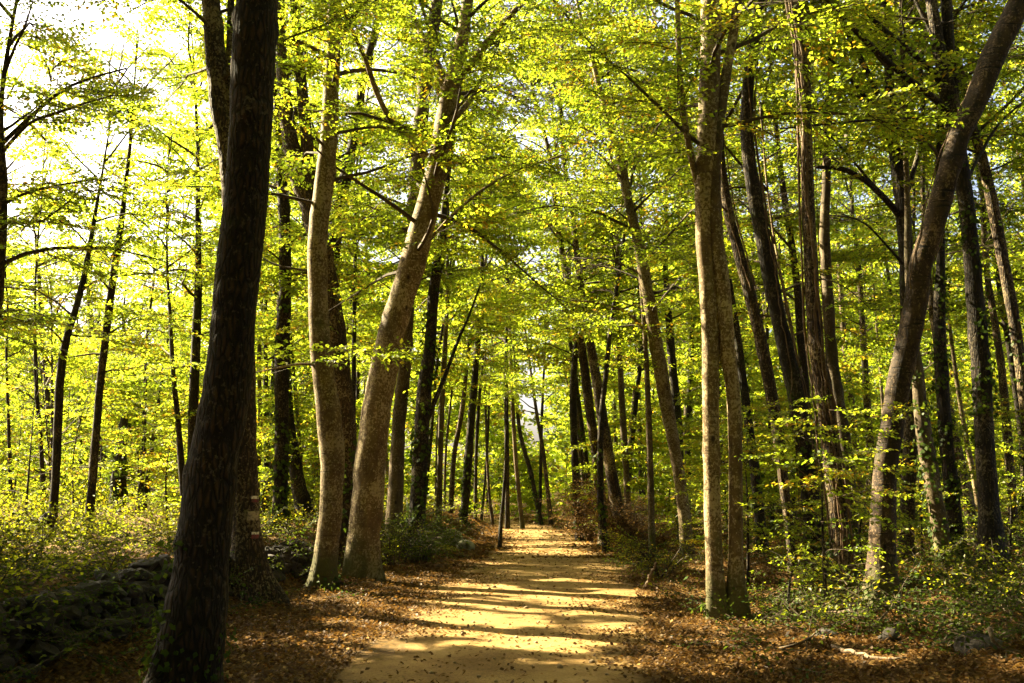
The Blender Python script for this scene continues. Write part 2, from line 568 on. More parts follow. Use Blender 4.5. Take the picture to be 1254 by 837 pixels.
def ground_material(name, path):
    m, t = nodes(name)
    L = t.links.new
    tc = N(t, 'ShaderNodeTexCoord')
    P = tc.outputs['Object']
    n1 = N(t, 'ShaderNodeTexNoise', i_Scale=.9, i_Detail=9.0, i_Roughness=.65)
    n2 = N(t, 'ShaderNodeTexNoise', i_Scale=28.0, i_Detail=6.0, i_Roughness=.75)
    v = N(t, 'ShaderNodeTexVoronoi', i_Scale=30.0 if path else 16.0)
    for n in (n1, n2, v):
        L(P, n.inputs['Vector'])
    p = N(t, 'ShaderNodeBsdfPrincipled')
    p.inputs['Roughness'].default_value = .95
    p.inputs['Specular IOR Level'].default_value = .1
    if path:
        c1 = ramp(t, [(.25, (.10, .056, .016)), (.42, (.18, .108, .036)), (.58, (.25, .160, .058)), (.78, (.33, .23, .095))])
        L(n1.outputs[0], c1.inputs[0])
        n2.inputs['Scale'].default_value = 45
        c2 = ramp(t, [(.32, (.38, .34, .30)), (.47, (.92, .92, .92)), (.75, (1.25, 1.25, 1.25))])
        L(n2.outputs[0], c2.inputs[0])
    else:
        c1 = ramp(t, [(.3, (.045, .030, .013)), (.5, (.10, .062, .022)), (.7, (.15, .10, .035))])
        L(n1.outputs[0], c1.inputs[0])
        c2 = ramp(t, [(0, (.35, .35, .35)), (.5, (.9, .85, .8)), (1, (1.6, 1.4, 1.2))])
        L(v.outputs['Color'], c2.inputs[0])
    mx = N(t, 'ShaderNodeMix', data_type='RGBA', blend_type='MULTIPLY')
    mx.inputs[0].default_value = 1
    L(c1.outputs[0], mx.inputs[6])
    L(c2.outputs[0], mx.inputs[7])
    col = mx.outputs[2]
    if path:
        # soil trodden in from the verges, and crumbled leaf between the two worn tracks
        at_ = N(t, 'ShaderNodeAttribute', attribute_name='across')
        n3 = N(t, 'ShaderNodeTexNoise', i_Scale=2.6, i_Detail=8.0, i_Roughness=.75)
        L(P, n3.inputs['Vector'])
        e = N(t, 'ShaderNodeMath', operation='MULTIPLY_ADD')
        L(n3.outputs[0], e.inputs[0])
        e.inputs[1].default_value = 1.1
        L(at_.outputs['Fac'], e.inputs[2])
        er = ramp(t, [(.0, (.0, .0, .0)), (.72, (.0, .0, .0)), (.80, (.15, .15, .15)), (.95, (.95, .95, .95))])
        sc_ = N(t, 'ShaderNodeMath', operation='MULTIPLY')
        L(e.outputs[0], sc_.inputs[0])
        sc_.inputs[1].default_value = .62
        L(sc_.outputs[0], er.inputs[0])
        m5 = N(t, 'ShaderNodeMix', data_type='RGBA')
        L(er.outputs[0], m5.inputs[0])
        L(col, m5.inputs[6])
        m5.inputs[7].default_value = (.085, .050, .018, 1)
        n6 = N(t, 'ShaderNodeTexNoise', i_Scale=60.0, i_Detail=3.0)
        L(P, n6.inputs['Vector'])
        tr2 = ramp(t, [(.0, (.75, .75, .75)), (.25, (.35, .35, .35)), (.45, (0, 0, 0)), (.7, (.1, .1, .1))])
        L(at_.outputs['Fac'], tr2.inputs[0])
        g6 = ramp(t, [(.42, (1, 1, 1)), (.52, (0, 0, 0))])
        L(n6.outputs[0], g6.inputs[0])
        mm_ = N(t, 'ShaderNodeMath', operation='MULTIPLY')
        L(tr2.outputs[0], mm_.inputs[0])
        L(g6.outputs[0], mm_.inputs[1])
        m6 = N(t, 'ShaderNodeMix', data_type='RGBA')
        L(mm_.outputs[0], m6.inputs[0])
        L(m5.outputs[2], m6.inputs[6])
        m6.inputs[7].default_value = (.10, .062, .022, 1)
        col = m6.outputs[2]
    L(col, p.inputs['Base Color'])
    b = N(t, 'ShaderNodeBump')
    b.inputs['Strength'].default_value = .6
    b.inputs['Distance'].default_value = .008 if path else .02
    ad = N(t, 'ShaderNodeMath', operation='ADD')
    L(n2.outputs[0], ad.inputs[0])
    L(v.outputs['Distance'], ad.inputs[1])
    L(ad.outputs[0], b.inputs['Height'])
    L(b.outputs[0], p.inputs['Normal'])
    o = N(t, 'ShaderNodeOutputMaterial')
    L(p.outputs[0], o.inputs[0])
    return m


def stone_material(name, a, b_, moss):
    m, t = nodes(name)
    L = t.links.new
    tc = N(t, 'ShaderNodeTexCoord')
    n1 = N(t, 'ShaderNodeTexNoise', i_Scale=3.0, i_Detail=8.0, i_Roughness=.7)
    n2 = N(t, 'ShaderNodeTexNoise', i_Scale=1.4, i_Detail=6.0, i_Roughness=.7)
    L(tc.outputs['Object'], n1.inputs['Vector'])
    L(tc.outputs['Object'], n2.inputs['Vector'])
    c = ramp(t, [(.35, a), (.65, b_)])
    L(n1.outputs[0], c.inputs[0])
    mr = ramp(t, [(.58 - .2 * moss, (0, 0, 0)), (.7 - .2 * moss, (1, 1, 1))])
    L(n2.outputs[0], mr.inputs[0])
    mx = N(t, 'ShaderNodeMix', data_type='RGBA')
    L(mr.outputs[0], mx.inputs[0])
    L(c.outputs[0], mx.inputs[6])
    mx.inputs[7].default_value = (.020, .024, .006, 1)
    p = N(t, 'ShaderNodeBsdfPrincipled')
    p.inputs['Roughness'].default_value = .9
    L(mx.outputs[2], p.inputs['Base Color'])
    b = N(t, 'ShaderNodeBump')
    b.inputs['Strength'].default_value = .8
    b.inputs['Distance'].default_value = .04
    L(n1.outputs[0], b.inputs['Height'])
    L(b.outputs[0], p.inputs['Normal'])
    o = N(t, 'ShaderNodeOutputMaterial')
    L(p.outputs[0], o.inputs[0])
    return m


M_GROUND = ground_material('forest_soil', False)
M_PATH = ground_material('sandy_path', True)
M_STONE = stone_material('basalt_stone', (.009, .006, .0035), (.030, .020, .011), .2)
M_PEBBLE = stone_material('sandy_pebble', (.12, .08, .04), (.28, .20, .10), .0)
M_BOULDER = stone_material('pale_boulder', (.16, .15, .12), (.36, .34, .28), .3)


def paint(name, c, wear):
    m, t = nodes(name)
    L = t.links.new
    tc = N(t, 'ShaderNodeTexCoord')
    n1 = N(t, 'ShaderNodeTexNoise', i_Scale=22.0, i_Detail=5.0, i_Roughness=.7)
    L(tc.outputs['Object'], n1.inputs['Vector'])
    r = ramp(t, [(.38, wear), (.52, c)])
    L(n1.outputs[0], r.inputs[0])
    p = N(t, 'ShaderNodeBsdfPrincipled')
    p.inputs['Roughness'].default_value = .7
    L(r.outputs[0], p.inputs['Base Color'])
    o = N(t, 'ShaderNodeOutputMaterial')
    L(p.outputs[0], o.inputs[0])
    return m


M_WHITE = paint('white_paint', (.62, .55, .40), (.12, .09, .05))
M_RED = paint('red_paint', (.14, .012, .008), (.05, .015, .01))
M_CREAM = paint('cream_paint', (.28, .21, .11), (.07, .045, .025))


# ------------------------------------------------------------------ leaf sprays (a twig with its leaves), as arrays
def make_spray(seed, n_side, per, leaf, length=1.0, twigs=True, fan=52):
    """flat beech-like spray along +x: leaf quads (n,4,3) and twig prisms"""
    r = np.random.default_rng(seed)
    base, ang, siz = [], [], []
    segs = [((0, 0, 0), (length, 0, -.10 * length), .010)]
    lines = [(np.array([.15 * length, 0, 0]), np.array([length, 0, -.10 * length]))]
    for i in range(n_side):
        s = 1 if i % 2 else -1
        x = length * (.12 + .78 * (i + .5) / n_side)
        l = length * (.50 - .28 * abs(x / length - .35)) * r.uniform(.75, 1.15)
        a = rad(r.uniform(fan - 14, fan + 12)) * s
        p0 = np.array([x, 0, -.10 * x])
        p1 = p0 + l * np.array([math.cos(a), math.sin(a), r.uniform(-.18, .12)])
        lines.append((p0, p1))
        segs.append((p0, p1, .005))
    for p0, p1 in lines:
        d = p1 - p0
        n = max(2, int(per * np.linalg.norm(d) / (.4 * length)))
        for j in range(n):
            t = (j + .7) / n
            base.append(p0 + d * t + r.normal(0, .012, 3))
            ang.append(math.atan2(d[1], d[0]) + (1 if j % 2 else -1) * rad(r.uniform(25, 65)) * (0 if j == n - 1 else 1))
            siz.append(leaf * r.uniform(.7, 1.2))
    base, ang, siz = np.array(base), np.array(ang), np.array(siz)
    n = len(base)
    ex = np.stack([np.cos(ang), np.sin(ang), r.normal(-.28, .38, n)], 1)
    ex /= np.linalg.norm(ex, axis=1)[:, None]
    ey = np.stack([-np.sin(ang), np.cos(ang), r.normal(0, .60, n)], 1)
    ey -= ex * (ex * ey).sum(1)[:, None]
    ey /= np.linalg.norm(ey, axis=1)[:, None]
    ez = np.cross(ex, ey)
    s = siz[:, None]
    v0 = base
    v1 = base + ex * s * .46 + ey * s * .31 + ez * s * .07
    v2 = base + ex * s - ez * s * .05
    v3 = base + ex * s * .46 - ey * s * .31 + ez * s * .07
    LV = np.stack([v0, v1, v2, v3], 1)
    TV = []
    if twigs:
        for p0, p1, w in segs:
            p0, p1 = np.array(p0), np.array(p1)
            d = p1 - p0
            sd = np.cross(d, [0, 0, 1.0])
            sd /= np.linalg.norm(sd) + 1e-9
            u = np.array([0, 0, 1.0])
            tri = [sd, -.5 * sd + .86 * u, -.5 * sd - .86 * u]
            TV.append([p0 + w * q for q in tri] + [p1 + .35 * w * q for q in tri])
    return LV, (np.array(TV) if TV else np.zeros((0, 6, 3)))


SPRAY = {
    'near': [make_spray(10 + i, 9, 8, .080) for i in range(5)],
    'fine': [make_spray(20 + i, 8, 6, .105) for i in range(5)],
    'mid': [make_spray(40 + i, 7, 4.5, .15, twigs=(i < 2)) for i in range(5)],
    'far': [make_spray(60 + i, 6, 3, .23, twigs=False) for i in range(4)],
    'coarse': [make_spray(80 + i, 4, 2.2, .36, twigs=False) for i in range(3)],
    'small': [make_spray(100 + i, 5, 4, .085, twigs=True) for i in range(4)],
}
TWQ = np.array([[0, 1, 4, 3], [1, 2, 5, 4], [2, 0, 3, 5]])


def rot(yaw, pitch, roll):
    cy_, sy = np.cos(yaw), np.sin(yaw)
    cp, sp = np.cos(pitch), np.sin(pitch)
    cr_, sr = np.cos(roll), np.sin(roll)
    Mx = np.empty((len(yaw), 3, 3))
    Mx[:, 0, 0] = cy_ * cp
    Mx[:, 0, 1] = cy_ * -sp * sr * -1 * -1 - sy * cr_ if False else -sy * cr_ - cy_ * sp * sr
    Mx[:, 0, 2] = sy * sr - cy_ * sp * cr_
    Mx[:, 1, 0] = sy * cp
    Mx[:, 1, 1] = cy_ * cr_ - sy * sp * sr
    Mx[:, 1, 2] = -cy_ * sr - sy * sp * cr_
    Mx[:, 2, 0] = sp
    Mx[:, 2, 1] = cp * sr
    Mx[:, 2, 2] = cp * cr_
    return Mx


def sprays_mesh(name, pos, yaw, pitch, scale, mats, lod=None, cull=True, roll=None, bias=0.0, origin=(0, 0, 0), keep=None, extra=None, r=R):
    """leaves (material 1) and twigs (material 0) of many sprays as one mesh; pos in world, mesh relative to origin"""
    pos = np.asarray(pos, float)
    n = len(pos)
    roll = r.normal(0, .22, n) if roll is None else roll
    if lod is None:
        mid = pos + np.stack([np.cos(yaw) * .4, np.sin(yaw) * .4, 0 * yaw], 1) * scale[:, None]
        px, py, d = proj(mid)
        inside = (d > 1) & (px > -140) & (px < 1394) & (py > -150) & (py < 980)
        lod = np.where(~inside, 3, np.where(d < 15.5, 5, np.where(d < 27, 0, np.where(d < 46, 1, 2))))
    LVs, rn, TVs = [], [], []
    clump = r.normal(0, .19, n)
    Mx = rot(yaw, pitch, roll) * scale[:, None, None]
    for li, key in ((0, 'fine'), (1, 'mid'), (2, 'far'), (3, 'coarse'), (4, 'small'), (5, 'near')):
        protos = SPRAY[key]
        which = r.integers(0, len(protos), n)
        for k, (LV, TV) in enumerate(protos):
            sel = np.where((lod == li) & (which == k))[0]
            if not len(sel):
                continue
            A = np.einsum('nij,lvj->nlvi', Mx[sel], LV) + pos[sel][:, None, None]
            rn_ = np.clip(r.beta(2.2, 2.6, (len(sel), len(LV))) + clump[sel][:, None] + bias, 0, 1)
            LVs.append(A.reshape(-1, 4, 3))
            rn.append(rn_.ravel())
            if len(TV):
                B = np.einsum('nij,lvj->nlvi', Mx[sel], TV) + pos[sel][:, None, None]
                TVs.append(B.reshape(-1, 6, 3))
    LV = np.concatenate(LVs)
    rn = np.concatenate(rn)
    c = LV.mean(1)
    k = np.ones(len(LV), bool)
    if cull:
        k &= ~(in_opening(c) | upper_gap(c))
        for i_ in (0, 1, 2, 3):
            w_ = np.where(k)[0]
            k[w_] = ~in_opening(LV[w_, i_])
    k &= c[:, 2] > ground(c[:, 0], c[:, 1]) + .01
    if keep is not None:
        k &= keep(c)
    LV, rn = LV[k], rn[k]
    nl = len(LV)
    V = LV.reshape(-1, 3)
    Q = [np.arange(nl * 4).reshape(-1, 4)]
    mi = [np.ones(nl, int)]
    rr = [rn]
    if TVs:
        TV = np.concatenate(TVs)
        if cull:
            TV = TV[~(in_opening(TV[:, 0]) | in_opening(TV[:, 3]))]
        Q.append((TWQ[None] + 6 * np.arange(len(TV))[:, None, None]).reshape(-1, 4) + len(V))
        V = np.vstack([V, TV.reshape(-1, 3)])
        mi.append(np.zeros(len(TV) * 3, int))
        rr.append(np.zeros(len(TV) * 3))
    if extra:
        EV, EQ = extra
        for q in EQ:
            Q.append(q + len(V))
            mi.append(np.zeros(len(q), int))
            rr.append(np.zeros(len(q)))
        V = np.vstack([V, EV])
    return mesh_np(name, V - np.asarray(origin), Q, np.concatenate(mi), None, np.concatenate(rr), mats)


# ------------------------------------------------------------------ trees
FTH = Field(31, 1.0, 10, 3)
FKN = Field(32, .22, 14, 3)
N_LEAVES = [0]


def trunk_disp(amp, flare_z, flute):
    ph = random.uniform(0, 6.28)
    k = random.choice([4, 5, 6])
    knobs = [(random.uniform(0, 6.28), random.uniform(.6, 9), random.uniform(.06, .20), random.uniform(.05, .13)) for _ in range(16)] if flare_z > -50 else []

    def f(th, c):
        dirs = np.stack([np.cos(th), np.sin(th), 0 * th], 1) * .16
        P = c[:, None] + dirs[None]
        d = FTH(P)
        d = 1 + amp * (d - .6 * d.mean(1, keepdims=True)) + amp * .45 * FKN(P)
        for (tk, zk, hk, wk) in knobs:
            dt = np.angle(np.exp(1j * (th - tk)))
            d = d + hk * np.exp(-(dt[None] / .38) ** 2 - ((c[:, 2, None] - flare_z - zk) / wk) ** 2)
        fl = np.exp(-np.clip(c[:, 2] - flare_z, 0, 9) / .32)
        return d * (1 + flute * fl[:, None] * (0.35 + np.cos(k * th + ph)[None] * .5 + .3 * np.cos(2 * th + ph * 2)[None]))
    return f


def crown_limbs(cen, hb, ht, Rad, step, rs, low=1.0, lean=None, arms=None):
    """limb curves of a crown: list of (points, r0)"""
    out = []
    z = hb
    g = rs.uniform(0, 6.28)
    zs = cen[:, 2]
    while z < ht:
        u = (z - hb) / max(.1, ht - hb)
        prof = math.sin(math.pi * min(1, .22 + .78 * (1 - u) ** .8)) if u > .3 else .75 + .25 * u / .3
        L = Rad * max(.3, prof) * rs.uniform(.55, 1.12)
        g += 2.4 + rs.normal(0, .35)
        a = g
        p0 = np.array([np.interp(z, zs, cen[:, i]) for i in range(3)])
        el = rad(rs.uniform(8, 32) + 38 * u)
        n = 7
        pts = [p0]
        d = np.array([math.cos(a) * math.cos(el), math.sin(a) * math.cos(el), math.sin(el)])
        for i in range(n):
            d = d + rs.normal(0, .11, 3) + np.array([0, 0, -.055])
            d /= np.linalg.norm(d)
            pts.append(pts[-1] + d * L / n)
        out.append((np.array(pts), .011 * L + .006))
        z += step * .78 * rs.uniform(.6, 1.4)
    return out


def limb_sprays(limbs, rs, dens):
    pos, yaw, pit, sc = [], [], [], []
    for pts, r0 in limbs:
        seg = np.linalg.norm(np.diff(pts, axis=0), axis=1)
        cum = np.concatenate([[0], np.cumsum(seg)])
        L = cum[-1]
        n = max(3, int(L / .26 * dens * DENS))
        for i in range(n):
            s = L * (.2 + .8 * (i + rs.uniform(0, 1)) / n)
            p = np.array([np.interp(s, cum, pts[:, k]) for k in range(3)])
            j = min(len(seg) - 1, int(np.searchsorted(cum, s)) - 1)
            d = pts[j + 1] - pts[j]
            y = math.atan2(d[1], d[0]) + (1 if i % 2 else -1) * rad(rs.uniform(18, 75))
            pos.append(p + rs.normal(0, .08, 3))
            yaw.append(y)
            pit.append(rs.normal(.04, .18))
            sc.append(rs.uniform(.7, 1.15) * (1.1 - .35 * s / L))
        pos.append(pts[-1])
        d = pts[-1] - pts[-2]
        yaw.append(math.atan2(d[1], d[0]))
        pit.append(0)
        sc.append(.8)
    return np.array(pos), np.array(yaw), np.array(pit), np.array(sc)


def ivy_mesh(name, cen, rr, z0, z1, dens, origin, rs, size=.075, out=.05, sides=None):
    """ivy leaves hugging a trunk between heights z0 and z1 above its base"""
    L = z1 - z0
    if L <= .05:
        return None
    rm = np.interp(cen[0, 2] + (z0 + z1) / 2, cen[:, 2], rr)
    n = int(dens * L * 6.28 * rm / (size * size * .5)) + 20
    z = cen[0, 2] + z0 + L * rs.uniform(0, 1, n) ** 1.25
    th = rs.uniform(0, 6.28, n)
    f = Field(int(rs.integers(1, 9999)), .8, 10, 3)
    c = np.stack([np.interp(z, cen[:, 2], cen[:, i]) for i in range(3)], 1)
    r0 = np.interp(z, cen[:, 2], rr)
    o = np.stack([np.cos(th), np.sin(th), 0 * th], 1)
    p = c + o * (r0 * 1.03 + rs.gamma(1.5, out / 1.5, n))[:, None]
    k = f(p) > -.35 + .9 * ((z - cen[0, 2] - z0) / L) ** 2
    p, o = p[k], o[k]
    n = len(p)
    nn = o + rs.normal(0, .45, (n, 3)) + np.array([0, 0, .35])
    nn /= np.linalg.norm(nn, axis=1)[:, None]
    dn = np.array([0, 0, -1.0]) + rs.normal(0, .6, (n, 3))
    ex = dn - nn * (dn * nn).sum(1)[:, None]
    ex /= np.linalg.norm(ex, axis=1)[:, None]
    ey = np.cross(nn, ex)
    s = (size * rs.uniform(.6, 1.25, n))[:, None]
    V = np.stack([p - ex * s * .2, p + ex * s * .2 + ey * s * .5, p + ex * s * .85, p + ex * s * .2 - ey * s * .5], 1)
    return mesh_np(name, V.reshape(-1, 3) - origin, [np.arange(n * 4).reshape(-1, 4)], None, None, rs.beta(2, 2.5, n), (M_IVY,))


def vine_tubes(cen, rr, z0, z1, n, rs):
    parts = []
    for i in range(n):
        th = rs.uniform(0, 6.28)
        w = rs.uniform(-.9, .9)
        zz = np.arange(z0, z1, .12)
        th = th + np.cumsum(rs.normal(w * .08, .10, len(zz)))
        z = cen[0, 2] + zz
        c = np.stack([np.interp(z, cen[:, 2], cen[:, k]) for k in range(3)], 1)
        r0 = np.interp(z, cen[:, 2], rr) * 1.06 + .012 + .012 * np.abs(np.sin(np.cumsum(rs.normal(0, .4, len(zz)))) * 2)
        p = c + np.stack([np.cos(th), np.sin(th), 0 * th], 1) * r0[:, None]
        V, Q, _ = tube(p, np.full(len(p), rs.uniform(.006, .016)), 5)
        parts.append((V, Q))
    return merge(parts)


def across(poly):
    """(x, y, width measured across the picture) -> width across the trunk"""
    out = []
    for i, q in enumerate(poly):
        a, b = poly[max(0, i - 1)], poly[min(len(poly) - 1, i + 1)]
        dx, dy = b[0] - a[0], b[1] - a[1]
        out.append((q[0], q[1], q[2] * abs(dy) / (math.hypot(dx, dy) + 1e-6), *q[3:]))
    return out


def tree(name, label, d, poly, bark_='brown', hb=5, ht=17, Rad=3.4, step=.5, dens=1.0, group=None, limbs=(), ivy=None,
         vines=None, flare=.5, extend=True, amp=.05, stems=(), bias=0.0, litz=(), cat='tree', keep=None, bare=(), extra_dir=None, lod=None, base=None):
    """poly: photo pixels (x, y, width) from top to bottom, all at depth d"""
    rs = np.random.default_rng(abs(hash_(name + label + str(d) + str(poly[0]))) % (2 ** 31))
    P = []
    for px, py, w in across(poly):
        p = at(px, py, d)
        P.append([*p, w * .5 * ((p - CAM) @ FWD) / F])
    P = np.array(P)[::-1]
    # down to the ground
    b = P[0].copy()
    zg = gz(b[0], b[1])
    if b[2] > zg + .05:
        dz = b[2] - zg
        P = np.vstack([[b[0] + (b[0] - P[1][0]) * min(1, dz / max(.2, P[1][2] - b[2])) * .5, b[1], zg, b[3] * (1.0 + .12 * dz)], P])
    elif b[2] < zg - .1:
        P = P[P[:, 2] > zg - .05]
        P = np.vstack([[*(P[0][:2] * 1.0), zg - .05, P[0][3] * 1.05], P]) if P[0][2] > zg else P
    origin = np.array([P[0][0], P[0][1], gz(P[0][0], P[0][1])])
    P = np.vstack([[P[0][0], P[0][1], origin[2] - .25, P[0][3] * 1.1], P[P[:, 2] > origin[2] - .2]])
    # up to the top of the tree
    if extend:
        t = P[-1] - P[max(0, len(P) - 3)]
        t = t[:3] / (np.linalg.norm(t[:3]) + 1e-9)
        z, r0 = P[-1][2], P[-1][3]
        ext = []
        p = P[-1][:3].copy()
        nseg = max(2, int((ht - z) / 1.4))
        for i in range(nseg):
            t = t * .8 + np.array([0, 0, .2]) + rs.normal(0, .05, 3)
            t[2] = max(t[2], .35)
            t /= np.linalg.norm(t)
            p = p + t * max(.3, (ht - z) / nseg)
            ext.append([*p, max(.012, r0 * (1 - .9 * (i + 1) / nseg))])
        P = np.vstack([P, ext])
    px, py, dd = proj(P[:, :3])
    near = d < 30
    c = resample(P, .05 if d < 9 else (.12 if near else .3))
    cen, rr = c[:, :3], np.clip(c[:, 3], .006, None)
    root = empty(name, origin, label, cat, group)
    mat = BARK[bark_]
    V, Q, rings = tube(cen, rr, (64 if d < 9 else 32) if d < 15 else (18 if near else 9), trunk_disp(amp, origin[2], flare if near else flare * .6))
    tr = link('trunk', mesh_np('trunk', V - origin, Q, smooth=True, mats=(mat,)), root)
    # other stems of the same tree
    for st in stems:
        A = []
        for q in across(st):
            p = at(q[0], q[1], d + (q[3] if len(q) > 3 else 0))
            A.append([*p, q[2] * .5 * ((p - CAM) @ FWD) / F])
        A = np.array(A)[::-1]
        if A[0][2] < gz(A[0][0], A[0][1]) + .6:
            A = np.vstack([[A[0][0], A[0][1], gz(A[0][0], A[0][1]) - .2, A[0][3] * 1.1], A])
        if A[-1][2] < ht - 3 and st[0][1] < 60:
            t = (A[-1] - A[-3])[:3]
            t /= np.linalg.norm(t)
            A = np.vstack([A, [*(A[-1][:3] + (t + [0, 0, .3]) * 3), A[-1][3] * .5], [*(A[-1][:3] + (t + [0, 0, .5]) * 6), .02]])
        a = resample(A, .14)
        V, Q, _ = tube(a[:, :3], np.clip(a[:, 3], .006, None), 18 if d < 15 else 12, trunk_disp(amp, origin[2], flare))
        link('stem', mesh_np('stem', V - origin, Q, smooth=True, mats=(mat,)), root)
    arms = []
    for lm in list(limbs) + list(bare):
        A = []
        for i, q in enumerate(lm):
            p = at(q[0], q[1], d + (q[3] if len(q) > 3 else 0))
            A.append([*p, q[2] * .5 * ((p - CAM) @ FWD) / F])
        a = resample(np.array(A), .15)
        V, Q, _ = tube(a[:, :3], np.clip(a[:, 3], .006, None), 9, trunk_disp(.06, -99, 0))
        link('limb', mesh_np('limb', V - origin, Q, smooth=True, mats=(mat,)), root)
        if lm not in bare:
            arms.append((a[::max(1, len(a) // 8), :3], .01))
    # crown
    if dens > 0:
        lim = crown_limbs(cen, hb, ht - .4, Rad, step, rs)
        ex = []
        for pts, r0 in lim:
            q = resample(np.column_stack([pts, np.linspace(r0, .004, len(pts))]), .5)
            V, Q, _ = tube(q[:, :3], q[:, 3], 5, cap=False)
            ex.append((V, Q))
        pos, yaw, pit, sc = limb_sprays(lim + arms, rs, dens)
        me = sprays_mesh('crown', pos, yaw, pit, sc, (M_TWIG, M_LEAF), bias=bias, origin=origin, extra=merge(ex), keep=keep, r=rs, lod=lod)
        N_LEAVES[0] += len(me.polygons)
        link('crown', me, root)
    if ivy:
        me = ivy_mesh('ivy', cen[1:], rr[1:], ivy[0], ivy[1], ivy[2], origin, rs, size=.05 if d < 10 else (.07 if d < 20 else .10))
        if me:
            link('ivy', me, root)
    if vines:
        V, Q = vine_tubes(cen, rr, vines[0], vines[1], vines[2], rs)
        link('vine', mesh_np('vine', V - origin, Q, smooth=True, mats=(M_VINE,)), root)
    return root, cen, rr, origin


def hash_(s):
    h = 2166136261
    for ch in s:
        h = ((h ^ ord(ch)) * 16777619) & 0xffffffff
    return h


# stretches of trunk that the sun reaches (pixel stretch, depth)
def lit(poly, d, y0, y1, r, dx=0):
    ys = [q[1] for q in poly]
    for y in np.arange(y0, y1, 12):
        LITSEG.append((at(np.interp(y, ys, [q[0] for q in poly]) + dx, y, d), r))


T_BIG = [(315, 0, 48), (309, 100, 52), (305, 200, 51), (295, 300, 54), (284, 420, 54), (274, 500, 57), (262, 560, 61), (252, 640, 65), (243, 720, 72), (232, 800, 84), (222, 860, 100)]
T_MARK = [(258, 0, 22), (265, 75, 24), (269, 130, 24), (281, 190, 26), (290, 300, 30), (295, 420, 33), (296, 500, 34), (297, 560, 35), (298, 620, 38), (300, 680, 46), (302, 735, 66)]
T_PALE = [(410, 0, 17), (406, 100, 19), (400, 200, 22), (389, 300, 24), (392, 420, 25), (402, 500, 30), (407, 560, 30), (405, 620, 28), (401, 660, 28), (398, 690, 28), (396, 705, 30)]
T_FORK = [(344, 60, 14), (352, 150, 18), (366, 215, 24), (382, 260, 26), (400, 340, 26), (415, 450, 28), (423, 520, 26), (424, 600, 24), (422, 660, 28)]
T_BENT = [(446, 90, 10), (432, 180, 14), (418, 240, 16), (408, 310, 18), (405, 400, 18), (415, 520, 18), (430, 640, 20)]
T_IVYL = [(343, 190, 11), (348, 260, 14), (349, 350, 15), (346, 420, 18), (345, 500, 17), (344, 580, 17), (345, 655, 19)]
T_LEANB = [(350, 300, 9), (350, 420, 11), (352, 490, 12), (356, 540, 16), (365, 590, 18), (376, 640, 22)]
T_THINB = [(300, 470, 6), (308, 560, 8), (314, 600, 9), (319, 640, 10)]
T_LEAN = [(573, 0, 13), (566, 50, 17), (549, 125, 23), (537, 200, 27), (524, 250, 29), (511, 301, 33), (497, 350, 33), (477, 417, 35), (463, 492, 36), (453, 567, 38), (448, 630, 39), (445, 668, 39), (445, 692, 41)]
T_TWIN = [(536, 0, 14), (522, 90, 17), (513, 180, 18), (506, 270, 18), (500, 350, 18), (495, 450, 16), (488, 530, 17), (484, 610, 20)]
T_IVYC = [(546, 236, 7), (540, 300, 12), (532, 350, 13), (527, 420, 14), (521, 467, 18), (514, 567, 19), (511, 633, 21), (510, 660, 24)]
T_MIDR = [(757, 190, 9), (768, 240, 11), (780, 290, 13), (792, 350, 15), (803, 420, 17), (815, 490, 17), (826, 550, 15), (836, 610, 15), (840, 660, 16)]
T_DBL = [(871, -10, 25), (869, 100, 25), (864, 200, 24), (862, 250, 21), (862, 300, 20), (866, 350, 20), (870, 420, 21), (870, 467, 20), (871, 540, 20), (872, 617, 20), (875, 690, 22), (878, 748, 28)]
T_DBL2 = [(903, 0, 11), (892, 75, 12), (880, 150, 15), (874, 200, 18), (873, 250, 20), (877, 300, 20), (884, 350, 20), (889, 420, 21), (896, 467, 17), (900, 517, 17), (901, 617, 17), (901, 690, 19), (902, 748, 30)]
T_VINEA = [(933, 0, 15), (919, 75, 14), (914, 150, 15), (918, 200, 17), (926, 250, 18), (945, 350, 19), (960, 420, 20), (977, 492, 22), (987, 560, 22), (995, 640, 22), (1000, 690, 24)]
T_VINEB = [(971, 0, 13), (982, 50, 15), (986, 100, 15), (988, 200, 14), (992, 300, 16), (999, 420, 18), (1010, 490, 22), (1018, 560, 22), (1028, 640, 22), (1030, 720, 24)]
T_SMOOTH = [(1014, 140, 9), (1012, 215, 10), (1010, 280, 12), (1013, 350, 13), (1017, 420, 14), (1025, 480, 15), (1034, 540, 16), (1040, 600, 16), (1046, 690, 16)]
T_SLIT = [(880, 150, 8), (886, 220, 10), (893, 265, 12), (905, 310, 14), (918, 360, 15), (932, 420, 15), (948, 500, 15), (957, 570, 13), (966, 640, 11), (972, 700, 11)]
T_BEHD = [(885, 300, 7), (898, 380, 9), (908, 450, 10), (918, 530, 11), (928, 610, 12)]
T_THINV = [(948, 130, 5), (956, 210, 7), (968, 290, 8), (976, 350, 9), (981, 420, 10), (990, 520, 10), (998, 640, 11)]
T_BIGR = [(1290, -80, 30), (1250, 0, 30), (1214, 75, 32), (1194, 125, 29), (1172, 175, 26), (1157, 226, 26), (1144, 276, 27), (1127, 326, 27), (1121, 376, 28), (1113, 417, 29), (1101, 467, 29), (1093, 517, 28), (1086, 567, 28), (1082, 617, 30), (1080, 668, 32), (1078, 728, 42)]
T_FAN = [(1082, 0, 8), (1088, 80, 10), (1092, 150, 14), (1099, 200, 16), (1105, 250, 18), (1109, 320, 16), (1112, 420, 16), (1115, 520, 16), (1110, 640, 18)]
